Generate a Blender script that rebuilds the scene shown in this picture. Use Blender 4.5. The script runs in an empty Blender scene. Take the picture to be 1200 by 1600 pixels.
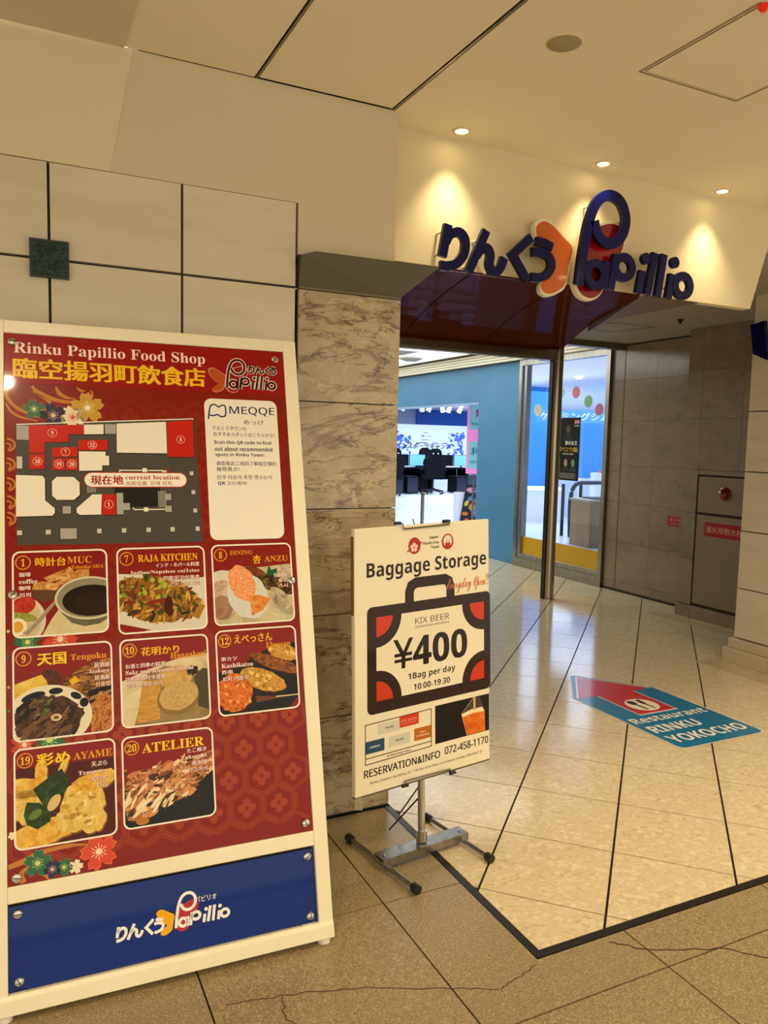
import bpy, math, random
from mathutils import Matrix, Vector
random.seed(7)
SC = bpy.context.scene
COL = SC.collection

# ---------------------------------------------------------------- camera
CAM_H = 1.4426
R_ = Vector((0.8988, -0.4377, 0.0234)); U_ = Vector((0.0187, 0.0916, 0.9956)); F_ = Vector((0.4379, 0.8945, -0.0905))
F_.normalize(); R_ = (R_ - F_ * R_.dot(F_)).normalized(); U_ = R_.cross(F_)
cam = bpy.data.objects.new('camera', bpy.data.cameras.new('camera'))
COL.objects.link(cam)
cam.matrix_world = Matrix(((R_.x, U_.x, -F_.x, 0), (R_.y, U_.y, -F_.y, 0), (R_.z, U_.z, -F_.z, CAM_H), (0, 0, 0, 1)))
cam.data.sensor_fit = 'HORIZONTAL'; cam.data.sensor_width = 36
cam.data.lens = 1206.7 / 1200 * 36
cam.data.clip_start = 0.05
SC.camera = cam

# ---------------------------------------------------------------- world, exposure
SC.view_settings.view_transform = 'Standard'
SC.view_settings.look = 'None'
SC.view_settings.gamma = 1
SC.view_settings.use_curve_mapping = False
SC.view_settings.exposure = 0.56
w = bpy.data.worlds.new('hall'); SC.world = w; w.use_nodes = True
w.node_tree.nodes['Background'].inputs[0].default_value = (1.0, 0.88, 0.68, 1)
w.node_tree.nodes['Background'].inputs[1].default_value = 0.95

def area(name, loc, size, power, col, rot=(0, 0, 0), sy=None):
    l = bpy.data.lights.new(name, 'AREA'); l.energy = power; l.color = col
    l.shape = 'RECTANGLE'; l.size = size; l.size_y = sy or size
    o = bpy.data.objects.new(name, l); COL.objects.link(o); o.location = loc; o.rotation_euler = rot
    return o
def spot(name, loc, power, col, cone, blend=0.5, rad=0.04, rot=(0, 0, 0)):
    l = bpy.data.lights.new(name, 'SPOT'); l.energy = power; l.color = col
    l.spot_size = math.radians(cone); l.spot_blend = blend; l.shadow_soft_size = rad
    o = bpy.data.objects.new(name, l); COL.objects.link(o); o.location = loc; o.rotation_euler = rot
    return o
COOL = (0.80, 0.88, 1.0)
area('gaming_room_light', (9.5, 11.5, 2.52), 5.5, 200, COOL, sy=7)
area('gaming_room_light_far', (11.5, 18.3, 2.52), 6.5, 290, COOL, sy=5.5)
area('corridor_light', (3.6, 9.2, 2.56), 2.0, 25, (0.95, 0.97, 1.0), sy=4)
WARM = (1.0, 0.80, 0.52)
CZ = 2.645   # outer ceiling height
HALL_LIGHTS = [(-0.16, 0.83), (2.1, 0.9), (3.6, 0.9), (-1.5, -0.9), (2.1, -0.7), (3.6, -0.7), (2.77, -2.88), (-0.6, -2.43)]
HALL_POWER = 50

# ---------------------------------------------------------------- materials
def lin(h):
    h = h.lstrip('#'); out = []
    for i in (0, 2, 4):
        c = int(h[i:i + 2], 16) / 255
        out.append(c / 12.92 if c <= 0.04045 else ((c + 0.055) / 1.055) ** 2.4)
    return (*out, 1)
MATS = {}
def mat(key, col, rough=0.5, metal=0.0, spec=0.5, emit=None, es=1.0, coat=0.0):
    if key in MATS: return MATS[key]
    m = bpy.data.materials.new(key); m.use_nodes = True; MATS[key] = m
    b = m.node_tree.nodes['Principled BSDF']
    b.inputs['Base Color'].default_value = lin(col) if isinstance(col, str) else (*col[:3], 1)
    b.inputs['Roughness'].default_value = rough; b.inputs['Metallic'].default_value = metal
    b.inputs['Specular IOR Level'].default_value = spec
    b.inputs['Coat Weight'].default_value = coat; b.inputs['Coat Roughness'].default_value = 0.05
    if emit:
        b.inputs['Emission Color'].default_value = lin(emit); b.inputs['Emission Strength'].default_value = es
    return m
def ink(h, rough=0.3):            # printed colour
    return mat('print_' + h.strip('#') + ('' if rough == 0.3 else '_%d' % (rough * 100)), h, rough, spec=0.12, coat=0.3 if rough == 0.3 else 0)
def noisy(key, cols, scale=5, rough=0.5, stretch=(1, 1, 1), detail=5, dist=0.0, pos=None, bump=0.0, specks=None, rnd=True,
          kind='noise', metal=0.0, spec=0.5, coat=0.0, nrough=0.6):
    """procedural colour: a ramp over stretched noise, optional small specks, per-object offset"""
    if key in MATS: return MATS[key]
    m = bpy.data.materials.new(key); m.use_nodes = True; MATS[key] = m
    nt = m.node_tree; N = nt.nodes; L = nt.links; b = N['Principled BSDF']
    tc = N.new('ShaderNodeTexCoord'); mp = N.new('ShaderNodeMapping'); mp.inputs['Scale'].default_value = stretch
    src = tc.outputs['Object']
    if rnd:
        oi = N.new('ShaderNodeObjectInfo'); mu = N.new('ShaderNodeVectorMath'); mu.operation = 'SCALE'
        cx = N.new('ShaderNodeCombineXYZ'); L.new(oi.outputs['Random'], cx.inputs[0]); L.new(oi.outputs['Random'], cx.inputs[2])
        L.new(cx.outputs[0], mu.inputs[0]); mu.inputs['Scale'].default_value = 37
        ad = N.new('ShaderNodeVectorMath'); L.new(src, ad.inputs[0]); L.new(mu.outputs[0], ad.inputs[1]); src = ad.outputs[0]
    L.new(src, mp.inputs[0])
    if kind == 'voronoi':
        t = N.new('ShaderNodeTexVoronoi'); t.inputs['Scale'].default_value = scale; f = t.outputs['Color']
        sx = N.new('ShaderNodeSeparateColor'); L.new(f, sx.inputs[0]); f = sx.outputs[0]
        if dist:
            nn = N.new('ShaderNodeTexNoise'); nn.inputs['Scale'].default_value = scale * 0.7; L.new(mp.outputs[0], nn.inputs[0])
            ml = N.new('ShaderNodeVectorMath'); ml.operation = 'SCALE'; ml.inputs['Scale'].default_value = dist / scale
            L.new(nn.outputs['Color'], ml.inputs[0]); a2 = N.new('ShaderNodeVectorMath'); L.new(mp.outputs[0], a2.inputs[0]); L.new(ml.outputs[0], a2.inputs[1])
            L.new(a2.outputs[0], t.inputs[0])
        else: L.new(mp.outputs[0], t.inputs[0])
    else:
        t = N.new('ShaderNodeTexNoise'); t.inputs['Scale'].default_value = scale; t.inputs['Detail'].default_value = detail
        t.inputs['Roughness'].default_value = nrough
        t.inputs['Distortion'].default_value = dist; f = t.outputs['Fac']; L.new(mp.outputs[0], t.inputs[0])
    r = N.new('ShaderNodeValToRGB'); L.new(f, r.inputs[0]); e = r.color_ramp.elements
    n = len(cols); pos = pos or [0.3 + 0.4 * i / (n - 1) for i in range(n)]
    while len(e) < n: e.new(0.5)
    for i in range(n): e[i].position = pos[i]; e[i].color = lin(cols[i])
    out = r.outputs[0]
    if specks:
        sc, thr, c2, amt = specks
        v = N.new('ShaderNodeTexVoronoi'); v.inputs['Scale'].default_value = sc; L.new(src, v.inputs[0])
        sp = N.new('ShaderNodeSeparateColor'); L.new(v.outputs['Color'], sp.inputs[0])
        g = N.new('ShaderNodeMath'); g.operation = 'GREATER_THAN'; g.inputs[1].default_value = thr; L.new(sp.outputs[0], g.inputs[0])
        g2 = N.new('ShaderNodeMath'); g2.operation = 'MULTIPLY'; g2.inputs[1].default_value = amt; L.new(g.outputs[0], g2.inputs[0])
        mx = N.new('ShaderNodeMix'); mx.data_type = 'RGBA'; L.new(g2.outputs[0], mx.inputs[0]); L.new(out, mx.inputs[6])
        mx.inputs[7].default_value = lin(c2); out = mx.outputs[2]
    L.new(out, b.inputs['Base Color'])
    b.inputs['Roughness'].default_value = rough; b.inputs['Metallic'].default_value = metal; b.inputs['Specular IOR Level'].default_value = spec
    b.inputs['Coat Weight'].default_value = coat; b.inputs['Coat Roughness'].default_value = 0.04
    if bump:
        bp = N.new('ShaderNodeBump'); bp.inputs['Strength'].default_value = bump; bp.inputs['Distance'].default_value = 0.004
        L.new(f, bp.inputs['Height']); L.new(bp.outputs[0], b.inputs['Normal'])
    return m
def marble():
    """grey-tan polished marble: two sets of thin dark veins and one pale set over a mottled ground"""
    m = bpy.data.materials.new('veined_marble'); m.use_nodes = True; nt = m.node_tree; N = nt.nodes; L = nt.links; b = N['Principled BSDF']
    tc = N.new('ShaderNodeTexCoord'); oi = N.new('ShaderNodeObjectInfo'); cx = N.new('ShaderNodeCombineXYZ')
    for i in (0, 2): L.new(oi.outputs['Random'], cx.inputs[i])
    sc = N.new('ShaderNodeVectorMath'); sc.operation = 'SCALE'; sc.inputs['Scale'].default_value = 23; L.new(cx.outputs[0], sc.inputs[0])
    ad = N.new('ShaderNodeVectorMath'); L.new(tc.outputs['Object'], ad.inputs[0]); L.new(sc.outputs[0], ad.inputs[1])
    def vein(rot, scale, lo, hi, stretch, dist=1.3):
        mp = N.new('ShaderNodeMapping'); mp.inputs['Rotation'].default_value = (0, rot, 0); mp.inputs['Scale'].default_value = stretch
        L.new(ad.outputs[0], mp.inputs[0])
        n = N.new('ShaderNodeTexNoise'); n.inputs['Scale'].default_value = scale; n.inputs['Detail'].default_value = 7
        n.inputs['Roughness'].default_value = 0.6; n.inputs['Distortion'].default_value = dist; L.new(mp.outputs[0], n.inputs[0])
        s = N.new('ShaderNodeMath'); s.operation = 'SUBTRACT'; s.inputs[1].default_value = 0.5; L.new(n.outputs[0], s.inputs[0])
        a = N.new('ShaderNodeMath'); a.operation = 'ABSOLUTE'; L.new(s.outputs[0], a.inputs[0])
        r = N.new('ShaderNodeMapRange'); r.inputs[1].default_value = lo; r.inputs[2].default_value = hi; r.inputs[3].default_value = 1; r.inputs[4].default_value = 0
        r.interpolation_type = 'SMOOTHSTEP'
        L.new(a.outputs[0], r.inputs[0]); return r.outputs[0]
    base = N.new('ShaderNodeTexNoise'); base.inputs['Scale'].default_value = 9; base.inputs['Detail'].default_value = 6; L.new(ad.outputs[0], base.inputs[0])
    rp = N.new('ShaderNodeValToRGB'); L.new(base.outputs[0], rp.inputs[0]); e = rp.color_ramp.elements
    e[0].position = 0.33; e[0].color = lin('#a8977a'); e[1].position = 0.66; e[1].color = lin('#c0b08f')
    out = rp.outputs[0]
    for f, c, amt in ((vein(0.5, 1.9, 0.0, 0.030, (0.8, 1, 2.6), 0.7), '#7d6654', 0.75), (vein(0.35, 4.2, 0.0, 0.012, (0.7, 1, 2.4), 0.5), '#4c3f33', 0.8),
                      (vein(-0.5, 2.2, 0.0, 0.008, (1, 1, 2.2), 0.6), '#dccfb0', 0.6)):
        g = N.new('ShaderNodeMath'); g.operation = 'MULTIPLY'; g.inputs[1].default_value = amt; L.new(f, g.inputs[0])
        mx = N.new('ShaderNodeMix'); mx.data_type = 'RGBA'; L.new(g.outputs[0], mx.inputs[0]); L.new(out, mx.inputs[6]); mx.inputs[7].default_value = lin(c); out = mx.outputs[2]
    L.new(out, b.inputs['Base Color']); b.inputs['Roughness'].default_value = 0.12
    return m
def glass_mat():
    m = bpy.data.materials.new('clear_glass'); m.use_nodes = True; nt = m.node_tree; N = nt.nodes; L = nt.links
    N.remove(N['Principled BSDF']); t = N.new('ShaderNodeBsdfTransparent'); t.inputs[0].default_value = (0.93, 0.97, 1, 1)
    g = N.new('ShaderNodeBsdfGlossy'); g.inputs['Roughness'].default_value = 0.02; lw_ = N.new('ShaderNodeLayerWeight'); pw = N.new('ShaderNodeMath'); pw.operation = 'POWER'; pw.inputs[1].default_value = 3.5; L.new(lw_.outputs['Facing'], pw.inputs[0]); fr = N.new('ShaderNodeMath'); fr.operation = 'MULTIPLY_ADD'; fr.inputs[1].default_value = 0.5; fr.inputs[2].default_value = 0.05; L.new(pw.outputs[0], fr.inputs[0])
    mx = N.new('ShaderNodeMixShader'); L.new(fr.outputs[0], mx.inputs[0]); L.new(t.outputs[0], mx.inputs[1]); L.new(g.outputs[0], mx.inputs[2])
    L.new(mx.outputs[0], N['Material Output'].inputs[0]); return m
def film(key, col, a):
    m = bpy.data.materials.new(key); m.use_nodes = True; nt = m.node_tree; N = nt.nodes; L = nt.links
    N.remove(N['Principled BSDF']); t = N.new('ShaderNodeBsdfTransparent'); g = N.new('ShaderNodeBsdfDiffuse'); g.inputs[0].default_value = lin(col)
    g2 = N.new('ShaderNodeBsdfTranslucent'); g2.inputs[0].default_value = lin(col); m0 = N.new('ShaderNodeMixShader'); L.new(g.outputs[0], m0.inputs[1]); L.new(g2.outputs[0], m0.inputs[2])
    mx = N.new('ShaderNodeMixShader'); mx.inputs[0].default_value = a; L.new(t.outputs[0], mx.inputs[1]); L.new(m0.outputs[0], mx.inputs[2])
    L.new(mx.outputs[0], N['Material Output'].inputs[0]); return m
WHITE_TILE = noisy('white_wall_tile', ['#d0c4aa', '#d8cdb4', '#dcd2bb'], 2.2, 0.2, (1, 1, 5), 6, 0.6, bump=0.15)
PLASTER = noisy('cream_plaster', ['#cfc2a2', '#d6caab'], 1.6, 0.75, detail=3, rnd=False)
PLASTER_LIT = noisy('cream_plaster_tilt_lit', ['#dccfa9', '#e0d4b0'], 1.6, 0.7, detail=3, rnd=False)  # cream plaster with the tilted slab's extra light put into its colour
HEADER = noisy('header_plaster', ['#dccda5', '#e2d4ae'], 1.2, 0.6, detail=3, rnd=False)
CEIL = noisy('ceiling_paint', ['#e9dfc0', '#eee5c8', '#f0e7cc'], 1.1, 0.8, detail=4, rnd=False)
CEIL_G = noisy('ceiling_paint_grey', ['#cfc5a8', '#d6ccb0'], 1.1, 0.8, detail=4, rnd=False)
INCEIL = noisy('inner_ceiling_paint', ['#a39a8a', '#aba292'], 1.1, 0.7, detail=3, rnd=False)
MARBLE = marble()
CREAM_TILE = noisy('cream_floor_tile', ['#b7a37c', '#d2c09a', '#dccba8', '#e8dbbb'], 26, 0.12, (1, 1.6, 1), 7, 1.6, pos=[0.28, 0.40, 0.56, 0.72], bump=0.01, specks=(55, 0.90, '#eee2c4', 0.45))
GRANITE = noisy('granite_floor_tile', ['#7a6b4b', '#948460', '#a8976f'], 190, 0.32, (1, 1, 1), 5, 0.3, pos=[0.36, 0.5, 0.64], specks=(330, 0.95, '#dccda2', 0.5), bump=0.03)
RMARBLE = noisy('brown_wall_marble', ['#7f6f5e', '#8a7967', '#938270'], 3.0, 0.16, (1, 1, 1.6), 6, 1.2, pos=[0.3, 0.5, 0.7], specks=(26, 0.985, '#75604d', 0.5))
GROUT = mat('dark_grout', '#14100b', 0.9)
JOINT = mat('joint_grey', '#3b3b38', 0.7)
DARKM = mat('dark_bronze_strip', '#2b251e', 0.4, 0.4)
STEEL = noisy('brushed_steel', ['#8e8b84', '#a9a69e'], 30, 0.28, (1, 1, 0.05), 3, rnd=False, metal=1.0)
BRONZE = noisy('bronze_metal', ['#a89b88', '#b8ab97'], 20, 0.22, (1, 1, 0.05), 3, rnd=False, metal=0.9)
CHROME = mat('chrome', '#c9c7c0', 0.15, 1.0)
BLACKP = mat('black_plastic', '#14130f', 0.45)
NAVY = mat('navy_acrylic', '#080c46', 0.15, spec=0.25, coat=0.05)
CREAMF = noisy('cream_painted_frame', ['#efe6c4', '#f4ecd0'], 6, 0.35, detail=5, rnd=False)
MAROON = mat('maroon_gloss_panel', '#5a2822', 0.22, spec=0.35)
GLASS = glass_mat()
def lacquer(key, col, amt, rough):
    m = bpy.data.materials.new(key); m.use_nodes = True; nt = m.node_tree; N = nt.nodes; L = nt.links
    N.remove(N['Principled BSDF']); d = N.new('ShaderNodeBsdfDiffuse'); d.inputs[0].default_value = lin(col)
    g_ = N.new('ShaderNodeBsdfGlossy'); g_.inputs['Roughness'].default_value = rough; g_.inputs[0].default_value = (0.9, 0.8, 0.8, 1)
    mx = N.new('ShaderNodeMixShader'); mx.inputs[0].default_value = amt; L.new(d.outputs[0], mx.inputs[1]); L.new(g_.outputs[0], mx.inputs[2])
    L.new(mx.outputs[0], N['Material Output'].inputs[0]); return m
MAROON = lacquer('maroon_lacquer_panel', '#54281a', 0.03, 0.06)

# ---------------------------------------------------------------- geometry helpers
class MB:
    def __init__(s): s.v = []; s.f = []; s.mi = []; s.ms = []
    def mslot(s, m):
        if m not in s.ms: s.ms.append(m)
        return s.ms.index(m)
    def add(s, vs, fs, m):
        k = len(s.v); s.v += [tuple(v) for v in vs]; i = s.mslot(m)
        for f in fs: s.f.append([k + a for a in f]); s.mi.append(i)
    def box(s, a, b, m, cham=0):
        x0, y0, z0 = a; x1, y1, z1 = b
        v = [(x, y, z) for z in (z0, z1) for y in (y0, y1) for x in (x0, x1)]
        s.add(v, [(0, 2, 3, 1), (4, 5, 7, 6), (0, 1, 5, 4), (2, 6, 7, 3), (0, 4, 6, 2), (1, 3, 7, 5)], m)
    def prism(s, pts, d, m, side=None):
        """pts: 3D ring, d: extrusion vector"""
        n = len(pts); p = [Vector(q) for q in pts]; d = Vector(d)
        s.add(p + [q + d for q in p], [list(range(n))[::-1], list(range(n, 2 * n))], m)
        k = len(s.v) - 2 * n; i = s.mslot(side or m)
        for a in range(n):
            b = (a + 1) % n; s.f.append([k + a, k + b, k + n + b, k + n + a]); s.mi.append(i)
    def tube(s, path, r, m, n=10, cap=True):
        P = [Vector(p) for p in path]; rings = []; up = Vector((0, 0, 1))
        for i, p in enumerate(P):
            t = (P[min(i + 1, len(P) - 1)] - P[max(i - 1, 0)]).normalized()
            a = t.cross(up) if abs(t.dot(up)) < 0.95 else t.cross(Vector((1, 0, 0)))
            a.normalize(); b = t.cross(a); rr = r[i] if isinstance(r, (list, tuple)) else r
            rings.append([p + (a * math.cos(2 * math.pi * k / n) + b * math.sin(2 * math.pi * k / n)) * rr for k in range(n)])
        vs = [v for rg in rings for v in rg]; fs = []
        for i in range(len(P) - 1):
            for k in range(n): fs.append((i * n + k, i * n + (k + 1) % n, (i + 1) * n + (k + 1) % n, (i + 1) * n + k))
        if cap: fs.append(tuple(range(n))[::-1]); fs.append(tuple((len(P) - 1) * n + k for k in range(n)))
        s.add(vs, fs, m)
    def lathe(s, prof, c, axis, m, n=24):
        """prof: (radius, height) pairs along axis"""
        ax = Vector(axis).normalized(); a = ax.orthogonal().normalized(); b = ax.cross(a); c = Vector(c)
        vs = []; fs = []
        for r, h in prof:
            for k in range(n):
                t = 2 * math.pi * k / n; vs.append(c + ax * h + (a * math.cos(t) + b * math.sin(t)) * r)
        for i in range(len(prof) - 1):
            for k in range(n): fs.append((i * n + k, i * n + (k + 1) % n, (i + 1) * n + (k + 1) % n, (i + 1) * n + k))
        if prof[0][0] > 1e-6: fs.append(tuple(range(n))[::-1])
        if prof[-1][0] > 1e-6: fs.append(tuple((len(prof) - 1) * n + k for k in range(n)))
        s.add(vs, fs, m)
    def build(s, name, parent=None, kind=None, smooth=False, bevel=0):
        me = bpy.data.meshes.new(name); me.from_pydata(s.v, [], s.f)
        for m in s.ms: me.materials.append(m)
        me.polygons.foreach_set('material_index', s.mi)
        if smooth: me.polygons.foreach_set('use_smooth', [True] * len(s.f))
        me.update(); o = bpy.data.objects.new(name, me); COL.objects.link(o)
        if parent: o.parent = parent
        if kind: o['kind'] = kind
        if smooth:
            md = o.modifiers.new('split', 'EDGE_SPLIT'); md.split_angle = math.radians(40)
        if bevel:
            md = o.modifiers.new('bevel', 'BEVEL'); md.width = bevel; md.segments = 2; md.limit_method = 'ANGLE'
        return o
def tag(o, label, cat, group=None):
    o['label'] = label; o['category'] = cat
    if group: o['group'] = group
    return o
def empty(name, loc=(0, 0, 0), rot=(0, 0, 0), label=None, cat=None, group=None, kind=None):
    o = bpy.data.objects.new(name, None); COL.objects.link(o); o.location = loc; o.rotation_euler = rot; o.empty_display_size = 0.1
    if label: tag(o, label, cat, group)
    if kind: o['kind'] = kind
    return o
def copy_tree(o, parent=None):
    c = o.copy(); COL.objects.link(c)
    if parent: c.parent = parent
    for ch in list(o.children): copy_tree(ch, c)
    return c
def bx(name, a, b, m, parent=None, kind=None, bevel=0):
    q = MB(); q.box(a, b, m); return q.build(name, parent, kind, bevel=bevel)
def clip(poly, a, b, c):        # keep a*x+b*y<=c
    out = []
    for i in range(len(poly)):
        p, q = poly[i], poly[(i + 1) % len(poly)]; dp = a * p[0] + b * p[1] - c; dq = a * q[0] + b * q[1] - c
        if dp <= 0: out.append(p)
        if (dp < 0 < dq) or (dq < 0 < dp):
            t = dp / (dp - dq); out.append((p[0] + t * (q[0] - p[0]), p[1] + t * (q[1] - p[1])))
    return out
def cliprect(poly, x0, x1, y0, y1):
    for a, b, c in ((1, 0, x1), (-1, 0, -x0), (0, 1, y1), (0, -1, -y0)):
        poly = clip(poly, a, b, c)
        if len(poly) < 3: return []
    return poly
def parea(p): return abs(sum(p[i][0] * p[(i + 1) % len(p)][1] - p[(i + 1) % len(p)][0] * p[i][1] for i in range(len(p)))) / 2

# --- flat print: polygons and lettering laid in thin layers on a local (u, v) plane, u = local x, v = local z, viewer at -y
_tc = {}
TCU = bpy.data.curves.new('lettering_source', 'FONT'); TCU.size = 1; TCU.resolution_u = 2; TCU.fill_mode = 'FRONT'
TOB = bpy.data.objects.new('lettering_source', TCU)
STY = {'serif': (0x1D400, 0x1D41A, 0x1D7CE), 'sansb': (0x1D5D4, 0x1D5EE, 0x1D7EC), 'sans': (0x1D5A0, 0x1D5BA, 0x1D7E2), 'script': (0x1D4D0, 0x1D4EA, 0)}
def styled(t, sty):      # letter styles that the built-in font carries
    U, l, d = STY[sty]
    return ''.join(chr(U + ord(c) - 65) if 'A' <= c <= 'Z' else chr(l + ord(c) - 97) if 'a' <= c <= 'z' else (chr(d + ord(c) - 48) if d and '0' <= c <= '9' else c) for c in t)
def glyphs(txt, bold):
    k = (txt, bold)
    if k in _tc: return _tc[k]
    TCU.body = txt; TCU.offset = min(bold, 0.0); me = TOB.to_mesh()     # one text block reused, so glyphs stay cached
    vs = [(v.co.x, v.co.y) for v in me.vertices]; fs = [list(p.vertices) for p in me.polygons]; TOB.to_mesh_clear()
    if vs:
        x0 = min(v[0] for v in vs); x1 = max(v[0] for v in vs); y0 = min(v[1] for v in vs); y1 = max(v[1] for v in vs)
    else: x0 = y0 = 0; x1 = y1 = 1
    _tc[k] = (vs, fs, x0, x1, y0, y1); return _tc[k]
class Print(MB):
    def __init__(s, base=0.0, step=0.00022): super().__init__(); s.base = base; s.step = step
    def y(s, layer): return -(s.base + layer * s.step)
    def poly(s, pts, m, layer):
        m = ink(m) if isinstance(m, str) else m
        s.add([(p[0], s.y(layer), p[1]) for p in pts], [list(range(len(pts)))], m)
    def rect(s, u0, v0, u1, v1, m, layer): s.poly([(u0, v0), (u1, v0), (u1, v1), (u0, v1)], m, layer)
    def rrect(s, u0, v0, u1, v1, r, m, layer): s.poly(rr(u0, v0, u1, v1, r), m, layer)
    def ell(s, cu, cv, a, b, m, layer, n=28, rot=0, t0=0, t1=360):
        c, q = math.cos(math.radians(rot)), math.sin(math.radians(rot)); P = []
        for k in range(n if t1 - t0 >= 360 else n + 1):
            t = math.radians(t0 + (t1 - t0) * k / n); x, y = a * math.cos(t), b * math.sin(t)
            P.append((cu + x * c - y * q, cv + x * q + y * c))
        s.poly(P, m, layer)
    def line(s, pts, w, m, layer, closed=False):
        m = ink(m) if isinstance(m, str) else m
        s.ribbon(pts, w, m, layer, closed)
    def ribbon(s, pts, w, m, layer, closed=False):
        L, Rr = offs(pts, w, closed); n = len(pts)
        vs = [(p[0], s.y(layer), p[1]) for p in L + Rr]; fs = []
        for i in range(n if closed else n - 1):
            j = (i + 1) % n; fs.append((i, j, n + j, n + i))
        s.add(vs, fs, m)
    def ring(s, pts_in, pts_out, m, layer):
        n = len(pts_in); m = ink(m) if isinstance(m, str) else m
        s.add([(p[0], s.y(layer), p[1]) for p in pts_in + pts_out], [(i, (i + 1) % n, n + (i + 1) % n, n + i) for i in range(n)], m)
    style = 'sansb'
    def text(s, t, u0, v0, wd, ht, m, layer, bold=0.0, shear=0.0, sty=None):
        if t.isascii(): bold = bold * 0.25 if bold > 0 else 0
        t = styled(t, sty or s.style)
        vs, fs, x0, x1, y0, y1 = glyphs(t, bold); m = ink(m) if isinstance(m, str) else m
        e = 2 * max(bold, 0)                      # heavier lettering: the same outline laid several times, a hair apart
        sx = wd / (x1 - x0 + e); sy = ht / (y1 - y0 + e * 0.4)
        sh = [(0, 0)] if bold <= 0 else ([(0, 0), (.5, .4), (1, .2)] if bold < 0.015 else [(0, 0), (.33, .4), (.66, .1), (1, .4), (1, 0), (0, .4)])
        for k, (du, dv) in enumerate(sh):
            s.add([(u0 + (a - x0 + du * e) * sx + (b - y0) * sy * shear, s.y(layer + 0.03 * k), v0 + (b - y0 + dv * e) * sy) for a, b in vs], fs, m)
    def flower(s, cu, cv, r, col, mid, layer, edge=None, rot=90):
        for k in range(5):
            t = math.radians(rot + 72 * k); P = []
            for a, q in ((-0.10, 0.10), (-0.32, 0.45), (-0.36, 0.68), (-0.20, 1.0), (0, 0.86), (0.20, 1.0), (0.36, 0.68), (0.32, 0.45), (0.10, 0.10)):
                x = a * r; y = q * r; P.append((cu + x * math.sin(t) + y * math.cos(t), cv - x * math.cos(t) + y * math.sin(t)))
            if edge:
                E = [(cu + (p[0] - cu) * 1.05, cv + (p[1] - cv) * 1.05) for p in P]; s.poly(E, edge, layer)
            s.poly(P, col, layer + 0.5)
        s.ell(cu, cv, r * 0.17, r * 0.17, mid, layer + 1.2, 10)
        for k in range(12):
            t = 2 * math.pi * k / 12; q = r * (0.34 + 0.08 * (k % 2))
            s.line([(cu + math.cos(t) * r * 0.15, cv + math.sin(t) * r * 0.15), (cu + math.cos(t) * q, cv + math.sin(t) * q)], r * 0.03, mid, layer + 1)
            s.ell(cu + math.cos(t) * q, cv + math.sin(t) * q, r * 0.035, r * 0.035, mid, layer + 1.1, 6)
def rr(u0, v0, u1, v1, r, n=6):
    P = []
    for cx, cy, a in ((u1 - r, v1 - r, 0), (u0 + r, v1 - r, 90), (u0 + r, v0 + r, 180), (u1 - r, v0 + r, 270)):
        for k in range(n + 1):
            t = math.radians(a + 90 * k / n); P.append((cx + r * math.cos(t), cy + r * math.sin(t)))
    return P
def offs(pts, w, closed=False):
    if not closed and len(pts) > 4 and (Vector(pts[0]) - Vector(pts[-1])).length < 1e-7:
        L, Rr = offs(pts[:-1], w, True); return L + L[:1], Rr + Rr[:1]
    n = len(pts); L = []; Rr = []
    for i in range(n):
        p = Vector(pts[i]); a = Vector(pts[i - 1]) if (i > 0 or closed) else None; b = Vector(pts[(i + 1) % n]) if (i < n - 1 or closed) else None
        d1 = (p - a).normalized() if a is not None and (p - a).length > 1e-9 else None; d2 = (b - p).normalized() if b is not None and (b - p).length > 1e-9 else None
        t = ((d1 or d2) + (d2 or d1)).normalized(); nrm = Vector((-t.y, t.x)); k = 1.0
        if d1 and d2: k = 1 / max(0.5, nrm.dot(Vector((-d1.y, d1.x))))
        ww = w[i] if isinstance(w, (list, tuple)) else w
        L.append(tuple(p + nrm * ww / 2 * k)); Rr.append(tuple(p - nrm * ww / 2 * k))
    return L, Rr
def smooth(pts, n=6, closed=False):
    """Catmull-Rom through pts"""
    m = len(pts); out = []
    for i in range(m if closed else m - 1):
        g = lambda k: Vector(pts[k % m]) if closed else Vector(pts[max(0, min(m - 1, k))])
        p0, p1, p2, p3 = g(i - 1), g(i), g(i + 1), g(i + 2)
        for k in range(n):
            t = k / n; out.append(tuple(0.5 * ((2 * p1) + (p2 - p0) * t + (2 * p0 - 5 * p1 + 4 * p2 - p3) * t * t + (3 * p1 - p0 - 3 * p2 + p3) * t ** 3)))
    if not closed: out.append(tuple(pts[-1]))
    return out
def circ(cx, cy, a, b=None, n=24, t0=0, t1=360):
    b = b or a; full = t1 - t0 >= 360
    return [(cx + a * math.cos(math.radians(t0 + (t1 - t0) * k / n)), cy + b * math.sin(math.radians(t0 + (t1 - t0) * k / n))) for k in range(n if full else n + 1)]

# ---------------------------------------------------------------- the butterfly logo (strokes in wall metres)
LW = 0.034
def ringp(cx, cy, a, b): c = circ(cx, cy, a, b); return c + c[:1]
LOGO_RINKU = {
    'ri': [[(1.487, 2.250), (1.467, 2.132)], smooth([(1.479, 2.185), (1.497, 2.215), (1.535, 2.228), (1.562, 2.205), (1.560, 2.155), (1.530, 2.115), (1.490, 2.100), (1.458, 2.099)])],
    'n': [[(1.655, 2.251), (1.582, 2.088)], smooth([(1.612, 2.150), (1.636, 2.180), (1.662, 2.186), (1.677, 2.165), (1.674, 2.130), (1.686, 2.106), (1.708, 2.104), (1.727, 2.125), (1.740, 2.160)])],
    'ku': [[(1.864, 2.254), (1.780, 2.178), (1.851, 2.090)]],
    'u': [[(1.888, 2.243), (1.928, 2.240), (1.968, 2.228)], smooth([(1.870, 2.199), (1.915, 2.202), (1.955, 2.188), (1.967, 2.155), (1.945, 2.120), (1.905, 2.104), (1.870, 2.103)])]}
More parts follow.
